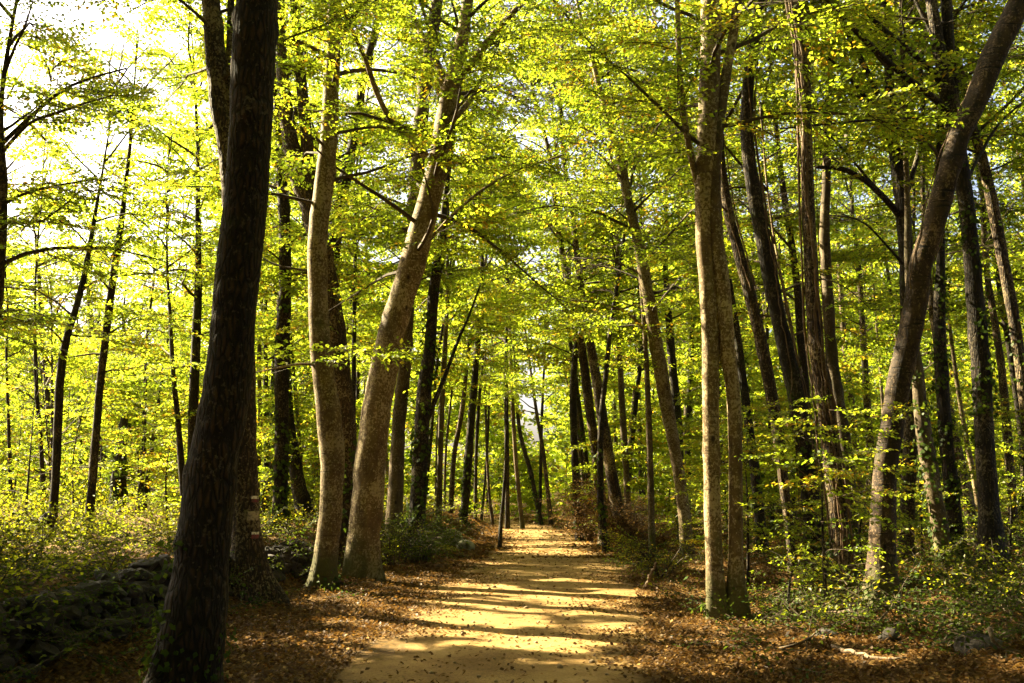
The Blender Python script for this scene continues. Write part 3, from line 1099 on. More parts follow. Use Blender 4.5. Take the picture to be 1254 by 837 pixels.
T_IVYR = [(1140, 0, 13), (1150, 60, 16), (1162, 120, 20), (1172, 180, 20), (1182, 240, 19), (1190, 320, 19), (1197, 400, 22), (1203, 480, 23), (1207, 560, 23), (1211, 630, 26), (1214, 700, 38)]
T_EDGER = [(1190, 150, 10), (1204, 200, 13), (1215, 250, 14), (1225, 300, 14), (1236, 360, 14), (1246, 420, 14), (1256, 500, 14), (1262, 600, 15)]
T_PAIRA = [(1112, 330, 8), (1118, 400, 10), (1122, 450, 14), (1130, 520, 18), (1140, 580, 20), (1150, 640, 20), (1158, 695, 22)]
T_PAIRB = [(1152, 310, 10), (1150, 380, 14), (1152, 440, 16), (1157, 520, 16), (1164, 590, 17), (1171, 650, 16), (1177, 690, 18)]
T_SLANT = [(1135, 320, 7), (1145, 400, 9), (1155, 470, 12), (1167, 530, 13), (1178, 580, 14), (1190, 640, 15), (1195, 665, 16)]
T_LFTA = [(124, 220, 3), (120, 243, 4), (104, 334, 7), (94, 374, 8), (81, 417, 9), (74, 462, 10), (71, 524, 10), (68, 586, 10), (64, 640, 10)]
T_LFTB = [(160, 170, 4), (155, 217, 5), (147, 284, 8), (140, 327, 9), (134, 377, 9), (127, 434, 9), (122, 478, 9), (116, 555, 10), (112, 602, 10), (108, 650, 11)]
T_LFTC = [(205, 330, 3), (208, 380, 4), (210, 422, 5), (214, 478, 6), (219, 524, 7), (222, 570, 8), (226, 625, 8)]
T_LFTD = [(243, 330, 8), (241, 400, 11), (238, 470, 12), (236, 540, 12), (240, 620, 13)]
T_EDGEL = [(2, 120, 6), (4, 230, 10), (0, 320, 13), (-9, 420, 16), (-16, 520, 19), (-18, 680, 24)]

lit(T_LEAN, 17.5, 470, 640, .45, -12)
lit(T_DBL, 12.5, 330, 700, .40, -6)
lit(T_BIGR, 12.5, 480, 700, .40, -8)
lit(T_PALE, 16, 560, 690, .35, -8)
lit(T_PALE, 16, 250, 420, .35, -8)
lit(T_SLIT, 17, 570, 700, .3)
lit(T_VINEB, 14, 40, 160, .4)
lit(T_EDGER, 18, 260, 430, .4)
lit(T_PAIRA, 17, 500, 640, .35)
lit(T_SMOOTH, 20, 550, 680, .25, -5)
lit(T_LEAN, 17.5, 150, 300, .35)
for _q in ((960, 540), (1000, 500), (1030, 520), (1050, 570), (985, 590), (1010, 630), (950, 610), (1060, 470), (930, 470), (975, 680), (1020, 690)):
    LITSEG.append((at(_q[0], _q[1], 12.2), .42))
_r = random.Random(41)
for _i in range(30):
    LITSEG.append((at(_r.uniform(0, 240), _r.uniform(430, 640), _r.uniform(19, 27)), .6))
for _i in range(14):
    LITSEG.append((at(_r.uniform(880, 1250), _r.uniform(380, 660), _r.uniform(17, 26)), .45))

finish_lit()
GREEN_GROUP = 'slender trees deep in the forest'
tree('oak_tree', 'thick dark rough-barked tree standing in front of the low stone wall, ivy at its foot', 7.5, T_BIG, 'oak', hb=7.5, ht=18, Rad=4.0, step=.6, flare=.35, amp=.035, ivy=(0.0, 1.5, .55))
mark = tree('marked_tree', 'tree painted with white and red trail marks, rooted in the stone wall', 13.8, T_MARK, 'brown', hb=7.5, ht=18, Rad=3.6, flare=.55, amp=.04, ivy=(0, .5, .2),
            stems=[[(283, 0, 8), (282, 50, 9), (280, 100, 10), (281, 160, 10), (284, 210, 12)]])
tree('beech_tree', 'pale slightly bowed beech at the end of the stone wall, sunlit down one edge', 16, T_PALE, 'beech', hb=5.8, ht=18, Rad=3.6, flare=.4, amp=.04, ivy=(0, .5, .4),
     limbs=[[(392, 448, 4), (365, 446, 3, -.3), (335, 452, 2, -.6), (306, 458, 1, -.9)], [(404, 430, 3), (430, 428, 2, -.3), (455, 436, 1, -.6)]])
tree('forked_tree', 'mossy tree forking into two stems, half hidden by the pale bowed beech', 20, T_FORK, 'brown', hb=6, ht=18, Rad=3.6, step=.6,
     stems=[[(364, 50, 12), (372, 130, 14), (377, 190, 16), (380, 240, 18), (386, 270, 18)]], ivy=(0, 2.5, .5))
tree('ivy_clad_tree', 'dark ivied tree bending over behind the pale bowed beech', 24, T_BENT, 'dark', hb=6, ht=17, Rad=3.3, step=.6, ivy=(2, 9.5, .5))
tree('ivy_clad_tree', 'upright dark trunk wrapped in ivy between the trail-marked tree and the pale bowed beech', 22, T_IVYL, 'dark', hb=5.5, ht=17, Rad=3.2, step=.6, ivy=(0, 5, .9))
tree('leaning_tree', 'dark trunk leaning at its foot, just behind the ivied trunk and the wall', 26, T_LEANB, 'dark', hb=6, ht=16, Rad=3.2, step=.6)
tree('thin_tree', 'thin dark stem with a slanting side stem just behind the trail-marked tree', 28, T_THINB, 'dark', hb=5, ht=14, Rad=2.8, step=.7,
     stems=[[(334, 560, 5), (330, 585, 6), (325, 610, 7), (320, 635, 8)]])
tree('beech_tree', 'large leaning beech beside the path with forking limbs and a bright sunlit edge', 17.5, T_LEAN, 'beech', hb=5.5, ht=17, Rad=4.2, step=.45, flare=.5, amp=.04,
     limbs=[[(522, 192, 10), (500, 170, 9), (480, 150, 8, -.4), (462, 115, 7, -.8), (448, 75, 6, -1.1), (432, 40, 5, -1.4), (420, 10, 4, -1.6)],
            [(549, 130, 11), (538, 85, 10, .3), (522, 55, 8, .5), (508, 25, 7, .7), (498, -5, 6, .8)],
            [(562, 95, 12), (578, 78, 11, -.4), (598, 50, 10, -.8), (622, 22, 8, -1.2), (650, -5, 6, -1.6)],
            [(543, 160, 8), (562, 140, 7, .4), (580, 118, 6, .8), (598, 110, 5, 1.1), (616, 106, 3, 1.4)],
            [(505, 320, 4), (560, 258, 4, .3), (620, 215, 3, .8), (690, 190, 2, 1.4)]])
tree('beech_tree', 'slimmer straight beech rising close behind the large leaning beech', 23, T_TWIN, 'grey', hb=6, ht=18, Rad=3.6, step=.55)
tree('ivy_clad_tree', 'dark ivy-wrapped tree with a slanting limb, rising from the bramble mound left of the path', 22, T_IVYC, 'dark', hb=6.5, ht=16, Rad=3.4, step=.6, ivy=(0, 7, .8),
     limbs=[[(523, 515, 7), (532, 492, 6), (546, 458, 5, .3), (560, 420, 4, .6), (575, 385, 3, .9), (588, 350, 2, 1.2)]])
tree('beech_tree', 'tan leaning tree right of the path between dry brush and the twin-stemmed beech', 24, T_MIDR, 'beech', hb=5.5, ht=17, Rad=3.8, step=.5,
     limbs=[[(778, 280, 6), (770, 240, 5, .2), (752, 205, 4, .4), (745, 175, 3, .6)], [(803, 420, 5), (770, 385, 4, -.4), (735, 372, 3, -.8), (700, 368, 2, -1.2)]])
tree('twin_stemmed_beech', 'pale twin-stemmed beech at the right edge of the path, joined at its ivied foot', 12.5, T_DBL, 'beech', hb=6.0, ht=17, Rad=3.6, step=.55, flare=.35, amp=.025, ivy=(0, .75, .9),
     stems=[T_DBL2], limbs=[[(863, 255, 9), (852, 215, 8), (842, 170, 8, -.1), (833, 100, 7, -.2), (829, 0, 6, -.4), (824, -90, 5, -.6)]])
tree('vine_hung_tree', 'dark tree hung with thin vines, curving up behind the twin-stemmed beech', 16, T_VINEA, 'dark', hb=9.5, ht=17, Rad=3.3, step=.55, vines=(.3, 9, 5), ivy=(0, 3.5, .5))
tree('vine_hung_tree', 'trunk thickly tangled in shaggy brown vines, lit by the sun near the top', 14, T_VINEB, 'brown', hb=9, ht=17, Rad=3.3, step=.6, vines=(.3, 9.5, 8), ivy=(0, 2.5, .6))
tree('smooth_tree', 'smooth bare greyish trunk standing straight beside the vine-tangled trunk', 20, T_SMOOTH, 'grey', hb=8, ht=17, Rad=3.3, step=.55)
tree('slim_tree', 'slim leaning tree whose lower trunk glows in the sun behind leafy saplings', 17, T_SLIT, 'brown', hb=6, ht=15, Rad=3, step=.6, vines=(5, 8, 4))
tree('ivy_clad_tree', 'ivied trunk leaning in shade right behind the twin-stemmed beech', 22, T_BEHD, 'dark', hb=6, ht=15, Rad=3, step=.6, ivy=(0, 5, .8))
tree('thin_tree', 'thin dark curved tree between the two vine-hung trunks', 22, T_THINV, 'dark', hb=5.5, ht=14, Rad=2.8, step=.6)
tree('leaning_tree', 'large dark ring-barked tree leaning strongly towards the upper right, sunlit low down', 12.5, T_BIGR, 'ringed', hb=9.3, ht=14, Rad=3.6, step=.6, dens=.55, flare=.35, amp=.04, ivy=(0, .7, .5), vines=(4.2, 7.5, 3))
tree('fan_limbed_tree', 'dark tree fanning several long limbs, its foot hidden by the large ring-barked leaning tree', 18, T_FAN, 'dark', hb=8.5, ht=17, Rad=3.6, step=.6, dens=.5,
     bare=[[(1103, 262, 4), (1090, 250, 4, -.1), (1055, 210, 3, -.4), (1025, 175, 2.5, -.7), (995, 150, 2, -1)],
           [(1111, 330, 4), (1085, 300, 3, -.3), (1060, 275, 2, -.6), (1030, 262, 1.5, -.9)]],
     limbs=[[(1104, 268, 8), (1085, 245, 8, -.2), (1060, 222, 7, -.5), (1030, 207, 6, -.8), (1000, 205, 4, -1)],
            [(1092, 160, 8), (1070, 105, 7, .2), (1045, 55, 6, .4), (1015, 0, 5, .6), (990, -50, 4, .8)],
            [(1099, 200, 7), (1080, 150, 6, -.3), (1058, 118, 5, -.6), (1030, 85, 4, -.9), (1000, 60, 3, -1.1)],
            [(1106, 250, 7), (1120, 205, 6, .3), (1132, 150, 5, .6), (1128, 90, 4, .9), (1135, 20, 3, 1.2)]])
tree('ivy_clad_tree', 'stout straight dark tree with ivy and a broad foot, right of the leaning ring-barked tree', 16, T_IVYR, 'dark', hb=9.5, ht=17, Rad=3.8, step=.55, dens=.6,
     bare=[[(1150, 100, 8), (1145, 90, 8, -.1), (1105, 55, 7, -.4), (1075, 30, 6, -.6), (1050, 0, 5, -.8), (1020, -40, 4, -1)],
           [(1168, 150, 4), (1135, 145, 4, -.3), (1090, 146, 3, -.6), (1045, 149, 3, -.9), (955, 158, 2, -1.4)],
           [(1180, 230, 4), (1200, 190, 4, .4), (1225, 150, 3, .8), (1260, 120, 2.5, 1.2)],
           [(1150, 60, 5), (1125, 10, 4, .2), (1110, -30, 3, .3)]], ivy=(2.2, 8.5, .55), flare=.5,
     stems=[[(1158, 0, 12), (1163, 60, 12), (1168, 120, 12), (1172, 165, 14)]],
     limbs=[[(1165, 140, 9), (1140, 118, 9, -.3), (1110, 95, 8, -.6), (1070, 60, 7, -1), (1035, 25, 6, -1.3), (1005, -10, 5, -1.6)]])
tree('ivy_clad_tree', 'sun-dappled ivied tree leaning at the right edge of the picture', 18, T_EDGER, 'brown', hb=7.5, ht=16, Rad=3.4, step=.55, ivy=(2.5, 6.5, .4))
tree('ivy_clad_tree', 'ivied trunk, the more sunlit one of a close pair beyond the ring-barked leaning tree', 17, T_PAIRA, 'grey', hb=7, ht=14, Rad=3, step=.6, ivy=(0, 3.6, .6))
tree('ivy_clad_tree', 'ivied trunk, the darker one of a close pair beyond the ring-barked leaning tree', 17.6, T_PAIRB, 'dark', hb=7, ht=15, Rad=3, step=.6, ivy=(0, 6, .9))
tree('leaning_tree', 'slanting brown trunk between the ivied pair and the stout ivied tree', 21, T_SLANT, 'brown', hb=5.5, ht=15, Rad=3, step=.6)
tree('thin_tree', 'thin dark leaning tree in the leafy clearing, the one nearer the picture edge of two', 20, T_LFTA, 'dark', hb=4.2, ht=11, Rad=2.4, step=.5, dens=1.1)
tree('thin_tree', 'thin dark upright tree in the leafy clearing, the taller one of two', 20.5, T_LFTB, 'dark', hb=4.0, ht=11.5, Rad=2.4, step=.5, dens=1.1)
tree('thin_tree', 'very thin dark stem just to the left of the thick rough-barked tree', 22, T_LFTC, 'dark', hb=4, ht=10, Rad=2.2, step=.5)
tree('dark_tree', 'dark straight trunk half hidden by the thick rough-barked tree', 22, T_LFTD, 'dark', hb=5, ht=13, Rad=3, step=.5)
tree('edge_tree', 'tree at the left picture edge reaching long arched limbs into the bright clearing', 13, T_EDGEL, 'brown', hb=3.6, ht=10.5, Rad=2.6, step=.5, dens=.8,
     limbs=[[(3, 176, 6), (30, 150, 5, .1), (75, 112, 4, .2), (115, 95, 3, .3), (155, 84, 2, .4)],
            [(4, 185, 5), (35, 152, 4, -.2), (65, 140, 3.5, -.4), (100, 128, 2.5, -.6), (135, 118, 1.5, -.8)],
            [(-6, 275, 4), (25, 273, 3, -.1), (52, 271, 3, -.2), (75, 255, 2, -.2), (98, 234, 1.5, -.3)],
            ])

# slender trees seen further off, one by one
FARLIST = [
    (26, [(43, 380, 3), (43, 418, 4), (45, 480, 5), (50, 540, 5), (53, 605, 6)], 'dark', 'hair-thin dark stem left of the two thin leaning trees in the clearing'),
    (28, [(8, 440, 3), (11, 530, 4), (13, 615, 5)], 'dark', 'thin dark stem at the shady left picture edge'),
    (31, [(178, 470, 4), (176, 546, 6), (172, 615, 6)], 'dark', 'short straight dark stem in the clearing beside a slanted one'),
    (31, [(196, 480, 4), (186, 549, 5), (178, 612, 6)], 'dark', 'slanted thin stem in the clearing crossing behind a straight one'),
    (30, [(545, 420, 6), (541, 500, 7), (539, 560, 7), (537, 640, 8)], 'grey', 'slim sunlit stem just right of the ivy-wrapped tree on the mound'),
    (36, [(575, 420, 5), (566, 500, 6), (556, 560, 6), (552, 628, 7)], 'brown', 'slim curving stem behind the pale boulders'),
    (34, [(588, 380, 6), (580, 480, 9), (575, 540, 10), (568, 635, 11)], 'dark', 'dark leaning trunk rising over the pale boulders'),
    (42, [(592, 430, 4), (586, 500, 6), (583, 560, 6), (582, 630, 6)], 'dark', 'straight dark stem between the boulders and the path end'),
    (48, [(600, 470, 4), (596, 560, 4), (590, 632, 5)], 'dark', 'hair-thin dark stem in the sunlit wood left of the path end'),
    (46, [(594, 480, 4), (598, 590, 5), (603, 638, 6)], 'brown', 'thin stem leaning away from the path end'),
    (42, [(621, 350, 5), (620, 420, 6), (620, 500, 8), (621, 580, 8), (621, 648, 9)], 'dark', 'straight dark trunk at the left corner of the path end'),
    (42.5, [(624, 400, 5), (628, 500, 7), (632, 570, 7), (640, 648, 9)], 'grey', 'sunlit leaning trunk at the path end beside a straight dark one'),
    (47, [(630, 440, 4), (636, 525, 7), (650, 580, 8), (663, 645, 9)], 'dark', 'dark ivied trunk leaning across the end of the path'),
    (50, [(668, 420, 3), (664, 500, 5), (662, 580, 6), (661, 642, 6)], 'dark', 'thin straight trunk standing at the middle of the path end'),
    (47, [(648, 440, 4), (657, 505, 6), (666, 560, 7), (675, 643, 8)], 'brown', 'spreading trunk that closes the path end on its right side'),
    (32, [(710, 380, 6), (703, 450, 8), (702, 500, 9), (704, 570, 9), (708, 635, 10)], 'dark', 'dark upright trunk behind the dry brown brush'),
    (36, [(705, 440, 5), (707, 510, 6), (712, 560, 7), (717, 610, 7)], 'brown', 'thin brown stem close behind the dark trunk over the dry brush'),
    (30, [(708, 400, 9), (714, 440, 11), (722, 500, 12), (730, 560, 12), (737, 620, 13)], 'brown', 'mossy brown trunk leaning over the dry brown brush'),
    (26, [(748, 400, 5), (744, 440, 6), (736, 520, 7), (735, 600, 8), (738, 640, 8), (743, 676, 9)], 'dark', 'thin crooked dark tree at the path edge in front of the dry brush'),
    (28, [(715, 380, 9), (728, 450, 12), (742, 540, 14), (752, 600, 15), (765, 662, 16)], 'brown', 'thick leaning trunk on the right side of the dry brown brush'),
    (29, [(757, 400, 6), (762, 500, 8), (767, 580, 8), (770, 655, 9)], 'grey', 'slim pale stem with a slanting fork right of the dry brush'),
    (33, [(786, 420, 5), (776, 520, 6), (768, 600, 7), (766, 640, 8)], 'dark', 'slanting dark stem meeting the slim pale stem at its foot'),
    (24, [(790, 420, 6), (794, 500, 7), (797, 600, 8), (806, 695, 8)], 'grey', 'slim trunk rising out of the green bush by the path'),
    (30, [(815, 330, 7), (822, 430, 10), (830, 520, 11), (834, 640, 12)], 'dark', 'ivy-dark trunk between the tan leaning tree and the twin-stemmed beech'),
    (34, [(690, 330, 4), (700, 430, 5), (712, 520, 6), (724, 620, 7)], 'dark', 'tall thin stem crossing the sky gap above the dry brush'),
    (25, [(1163, 400, 4), (1172, 470, 5), (1184, 540, 6), (1196, 605, 7)], 'beech', 'thin pale sunlit stem leaning beside the stout ivied tree'),
    (24, [(1208, 330, 7), (1222, 420, 9), (1233, 520, 10), (1241, 640, 11)], 'brown', 'brown stem between the stout ivied tree and the picture edge'),
    (26, [(1228, 380, 7), (1240, 450, 8), (1252, 540, 9), (1258, 640, 10)], 'dark', 'thin dark stem slanting at the right picture edge'),
    (20, [(984, 500, 4), (995, 582, 5), (1004, 620, 5), (1013, 660, 6)], 'beech', 'short bright sunlit stem in the leafy sapling thicket'),
    (30, [(1052, 330, 6), (1058, 430, 8), (1064, 520, 9), (1070, 630, 10)], 'brown', 'brown stem left of the ring-barked leaning tree, deeper in the wood'),
    (35, [(1026, 300, 5), (1034, 420, 7), (1046, 520, 8), (1056, 620, 8)], 'grey', 'grey thin stem beyond the smooth bare trunk'),
    (34, [(850, 350, 5), (846, 450, 7), (843, 540, 8), (842, 620, 8)], 'dark', 'thin dark trunk just left of the twin-stemmed beech'),
    (36, [(928, 360, 6), (940, 460, 7), (950, 560, 8), (958, 620, 8)], 'dark', 'dark stem in the gap behind the slim sunlit leaning tree'),
    (40, [(455, 380, 4), (462, 450, 5), (470, 530, 6), (476, 600, 6)], 'grey', 'thin stem against the bright opening behind the large leaning beech'),
    (33, [(500, 430, 6), (492, 500, 8), (488, 560, 8), (486, 612, 9)], 'brown', 'leaning brown stem before the bright opening'),
    (38, [(440, 400, 4), (438, 480, 5), (436, 560, 6), (434, 630, 6)], 'dark', 'dark stem seen between the pale bowed beech and the large leaning beech'),
    (32, [(325, 420, 5), (326, 500, 7), (327, 580, 8), (330, 640, 8)], 'dark', 'dark stem between the trail-marked tree and the ivied trunk'),
    (44, [(150, 420, 5), (146, 520, 7), (143, 600, 8)], 'dark', 'faint dark trunk far back in the middle of the clearing'),
    (48, [(95, 430, 4), (98, 520, 6), (100, 600, 6)], 'dark', 'faint slim trunk far back between the two thin leaning trees'),
]
for i, (d, poly, b, lab) in enumerate(FARLIST):
    rs_ = random.Random(i)
    left = poly[0][0] < 300
    if d > 40:
        poly = [(q[0], q[1], q[2] * .72) for q in poly]
    tree('slender_tree', lab, d, poly, b, hb=rs_.uniform(4.5, 6.5), ht=rs_.uniform(12, 14) if left else rs_.uniform(15, 19), Rad=rs_.uniform(2.6, 3.6), step=.62,
         dens=.65 if left else .95, flare=.3, ivy=(0, rs_.uniform(2, 6), .6) if (i % 3 == 0 and b == 'dark') else None)

# trees of the deep wood that nothing tells apart
rf = random.Random(5)
placed = []
k = 0
while k < 72:
    d = rf.uniform(36, 78)
    x = rf.uniform(-.58, .58) * d
    if abs(x - float(xc(d))) < 2.6:
        continue
    az = x / d
    if -.46 < az < -.28 and (d < 34 or rf.random() < .4):
        continue
    if -.135 < az < -.10:
        continue
    if any((x - a) ** 2 + (d - b) ** 2 < 9 for a, b in placed):
        continue
    placed.append((x, d))
    p = np.array([[x, d, gz(x, d)]])
    q = proj(p)
    px, py = float(q[0][0]), float(q[1][0])
    w = rf.uniform(.10, .30) * F / d
    lean = rf.uniform(-.10, .10) * F / d
    poly = [(px + lean * 8, py - 9 * F / d, w * .55), (px + lean * 4, py - 5 * F / d, w * .8), (px + lean * 1.5, py - 2.5 * F / d, w * .9), (px, py, w)]
    tree('slender_tree', 'slender trunk among many alike deep in the sunlit wood', d, poly, rf.choice(['dark', 'brown', 'grey', 'dark']), hb=rf.uniform(4, 7), ht=rf.uniform(16, 20) if not -.47 < az < -.26 else rf.uniform(9, 12),
         Rad=rf.uniform(3.0, 4.2), step=.62, group=GREEN_GROUP, flare=.3)
    k += 1

k = 0
while k < 48:
    d = rf.uniform(25, 62)
    x = rf.uniform(-.30, .56) * d
    if abs(x - float(xc(d))) < 2.6 or any((x - a) ** 2 + (d - b) ** 2 < 3 for a, b in placed):
        continue
    if -.135 < x / d < -.10:
        continue
    placed.append((x, d))
    q = proj(np.array([[x, d, gz(x, d)]]))
    px, py = float(q[0][0]), float(q[1][0])
    w = rf.uniform(.07, .16) * F / d
    ln = rf.uniform(-.16, .10) * F / d * (1 if x > 0 else -1)
    poly = [(px + ln * 7, py - 8 * F / d, w * .6), (px + ln * 3.2 + rf.uniform(-.1, .1) * F / d, py - 5 * F / d, w * .8), (px + ln * 1.6 + rf.uniform(-.1, .1) * F / d, py - 2.5 * F / d, w * .9), (px, py, w)]
    tree('slender_tree', 'slender trunk among many alike deep in the sunlit wood', d, poly, rf.choice(['dark', 'brown', 'grey', 'dark']), hb=rf.uniform(5, 8), ht=rf.uniform(13, 18),
         Rad=rf.uniform(2.0, 3.0), step=.75, dens=.6, group=GREEN_GROUP, flare=.2, ivy=(0, rf.uniform(1.5, 5), .5) if rf.random() < .2 else None)
    k += 1

# trees around and behind the viewpoint that shade the path
OFF = [(-9.8, 7.5), (-12, 12.5), (-14.5, 18.5), (-17.5, 24.5), (-8.5, 2), (-18, 12), (-22, 20), (-27, 30), (5.5, -3.5), (-4.5, -4), (.5, -9), (8.5, 1.5), (9.5, 7), (-9, -8), (10, -9),
       (14, 5), (12.5, 12.5), (15, 20), (-24, 10), (20, 27), (-33, 42), (-13, -4), (13, -3), (-5, -14), (5, -15), (-12, -16), (12, -17), (0, -21), (-19, -10), (19, -9), (17, 0), (-17, 3), (-8, -24), (8, -25), (20, -20), (-20, -22), (2.5, -6), (-2.5, -11), (3.8, 3.2), (-5.2, 3.6)]
for i, (x, y) in enumerate(OFF):
    z = gz(x, y)
    rs_ = random.Random(900 + i)
    r0 = rs_.uniform(.15, .26)
    rs = np.random.default_rng(500 + i)
    origin = np.array([x, y, z])
    root = empty('shade_tree', origin, 'tree of the surrounding wood outside the frame whose crown shades the path', 'tree', 'trees of the surrounding wood outside the frame')
    P = np.array([[x, y, z - .2, r0 * 1.2], [x, y, z + .6, r0], [x + rs.normal(0, .2), y + rs.normal(0, .2), z + 5, r0 * .85],
                  [x + rs.normal(0, .5), y + rs.normal(0, .5), z + 10, r0 * .6], [x + rs.normal(0, .8), y + rs.normal(0, .8), z + 17, .03]])
    c = resample(P, .3)
    V, Q, _ = tube(c[:, :3], c[:, 3], 10, trunk_disp(.05, z, .3))
    link('trunk', mesh_np('trunk', V - origin, Q, smooth=True, mats=(BARK['brown'],)), root)
    lim = crown_limbs(c[:, :3], 4.5 if y > 0 else 2.2, 16.5, 4.4, .42, rs)
    ex = []
    for pts, rb in lim:
        q = resample(np.column_stack([pts, np.linspace(rb, .004, len(pts))]), .8)
        V, Q, _ = tube(q[:, :3], q[:, 3], 4, cap=False)
        ex.append((V, Q))
    pos, yaw, pit, sc = limb_sprays(lim, rs, 1.0)
    link('crown', sprays_mesh('crown', pos, yaw, pit, sc * 1.25, (M_TWIG, M_LEAF), origin=origin, extra=merge(ex), r=rs), root)

# trail marks painted on the tree in the wall
root, cen, rr, origin = mark


def trail_mark(px0, px1, bands):
    V, Q, mi = [], [], []
    o = 0
    for y0, y1, m in bands:
        z1, z0 = at(300, y0, 13.8)[2], at(300, y1, 13.8)[2]
        zz = np.linspace(z0, z1, 4)
        n = 9
        for z in zz:
            c = np.array([np.interp(z, cen[:, 2], cen[:, i]) for i in range(3)])
            r = np.interp(z, cen[:, 2], rr) * 1.10 + .004
            xw0, xw1 = at(px0, y0, 13.5)[0], at(px1, y0, 13.5)[0]
            a0 = math.asin(np.clip((xw0 - c[0]) / r, -1, 1))
            a1 = math.asin(np.clip((xw1 - c[0]) / r, -.97, .97))
            for a in np.linspace(a0, a1, n):
                V.append([c[0] + r * math.sin(a), c[1] - r * math.cos(a), z])
        for i in range(3):
            for j in range(n - 1):
                Q.append([o + i * n + j, o + i * n + j + 1, o + (i + 1) * n + j + 1, o + (i + 1) * n + j])
                mi.append(m)
        o += 4 * n
    link('trail_mark', mesh_np('trail_mark', np.array(V) - origin, [np.array(Q)], mi, mats=(M_WHITE, M_RED, M_CREAM)), root)


trail_mark(305, 312, [(607.5, 611, 0), (611.1, 615, 1)])
trail_mark(301, 312, [(626, 637, 2)])
trail_mark(306, 313, [(651, 654, 0), (654.1, 659, 1)])

# ------------------------------------------------------------------ the far wood, a mass of leaves
n = 22000
d = 52 + 62 * R.uniform(0, 1, n)
x = R.uniform(-.62, .62, n) * d
az = x / d
z = R.uniform(0, 1, n) ** 1.15 * (9 + .11 * d)
keep = (np.abs(x - xc(d)) > 1.5) | (z > 4.5)
keep &= ~((az > -.128) & (az < -.110) & (z < 7))
keep &= ~((az < -.27) & (az > -.50) & (z > 11))
f = Field(77, 7, 14, 3)
pos = np.stack([x, d, z], 1)
keep &= f(pos) > -.75
pos = pos[keep]
pos[:, 2] += ground(pos[:, 0], pos[:, 1]) + .15
n = len(pos)
me = sprays_mesh('far_wood', pos, R.uniform(0, 6.28, n), R.normal(0, .2, n), R.uniform(1.2, 2.2, n), (M_TWIG, M_LEAF), lod=np.full(n, 2), keep=lambda c: ~((c[:, 0] > .5) & (c[:, 0] < 2.6) & (c[:, 2] > 5.5) & (c[:, 2] < 13)), cull=False)
tag(link('far_wood', me), 'mass of sunlit yellow-green foliage closing the view deep in the forest', 'wood', kind='stuff')

# ------------------------------------------------------------------ ground, path
def grid(xs, ys, zf):
    X, Y = np.meshgrid(xs, ys)
    Z = zf(X, Y)
    V = np.stack([X, Y, Z], -1).reshape(-1, 3)
    ny, nx = X.shape
    i = np.arange(ny - 1)[:, None] * nx + np.arange(nx - 1)[None]
    Q = np.stack([i, i + 1, i + nx + 1, i + nx], -1).reshape(-1, 4)
    return V, Q


def spaced(a, b, s0, dmax):
    out, v = [a], a
    while v < b:
        v += min(dmax, max(s0, abs(v) * .035))
        out.append(v)
    return np.array(out)


ys = np.concatenate([np.linspace(-300, -12, 30), np.arange(-11, 45, .14), spaced(45, 600, .5, 30)])
xs = np.concatenate([-spaced(14, 600, .5, 40)[::-1], np.arange(-13.9, 13.9, .14), spaced(14, 600, .5, 40)])
V, Q = grid(xs, ys, ground)
o = link('ground', mesh_np('ground', V, [Q], smooth=True, mats=(M_GROUND,)))
o['kind'] = 'structure'
py_ = np.concatenate([np.arange(-30, 60, .16), np.arange(60, 100, 1.0)])
us = np.linspace(-1, 1, 34)
FE, FE2 = Field(51, 1.6, 10), Field(52, 5, 10)
rows = []
for y in py_:
    h = hw(y)
    hl = h + .16 * FE(np.array([[y, 0]]))[0] + .10 * FE2(np.array([[y, 3]]))[0]
    hr = h + .16 * FE(np.array([[y, 50]]))[0] + .10 * FE2(np.array([[y, 60]]))[0]
    rows.append([[float(xc(y)) + (u * hl if u < 0 else u * hr), y] for u in us])
rows = np.array(rows)
Z = ground(rows[..., 0], rows[..., 1]) + .012
Z -= (np.abs(us)[None] > .97) * .02
V = np.concatenate([rows, Z[..., None]], -1).reshape(-1, 3)
nx = len(us)
i = np.arange(len(py_) - 1)[:, None] * nx + np.arange(nx - 1)[None]
Q = np.stack([i, i + 1, i + nx + 1, i + nx], -1).reshape(-1, 4)
pm = mesh_np('path', V, [Q], smooth=True, mats=(M_PATH,))
pa = pm.attributes.new('across', 'FLOAT', 'POINT')
pa.data.foreach_set('value', np.tile(np.abs(us), len(py_)).astype(np.float32))
o = link('path', pm)
o['kind'] = 'structure'


def litter(n, xr, yr, prob, size, lift=.012):
    y = yr[0] + (yr[1] - yr[0]) * R.uniform(0, 1, n) ** 1.7
    x = R.uniform(xr[0], xr[1], n) * (.35 + y / yr[1]) + xc(y)
    k = R.uniform(0, 1, n) < prob(x, y)
    x, y = x[k], y[k]
    n = len(x)
    z = ground(x, y) + lift + R.gamma(1.2, .012, n)
    p = np.stack([x, y, z], 1)
    a = R.uniform(0, 6.28, n)
    tl = R.normal(0, .38, (n, 2))
    ex = np.stack([np.cos(a), np.sin(a), tl[:, 0]], 1)
    ey = np.stack([-np.sin(a), np.cos(a), tl[:, 1]], 1)
    s = (size * R.uniform(.6, 1.3, n))[:, None]
    cu = np.array([0, 0, 1.0])
    c = R.uniform(-.05, .2, n)[:, None]
    V = np.stack([p - ex * s * .5, p + ey * s * .33 + cu * s * c, p + ex * s * .5 + cu * s * c * .4, p - ey * s * .33 + cu * s * c], 1)
    return V, n


def lit_prob(x, y):
    off = np.abs(x - xc(y)) - hw(y)
    f = .5 + .5 * np.clip(FB(np.stack([x, y], 1) * .8), -1, 1)
    return np.where(off < -.05, np.clip(.016 + .9 * np.exp(off / .42) * f, 0, 1), np.clip(.55 + .45 * f, 0, 1)) * np.where(x < xc(y) - 4.3, .35, 1)


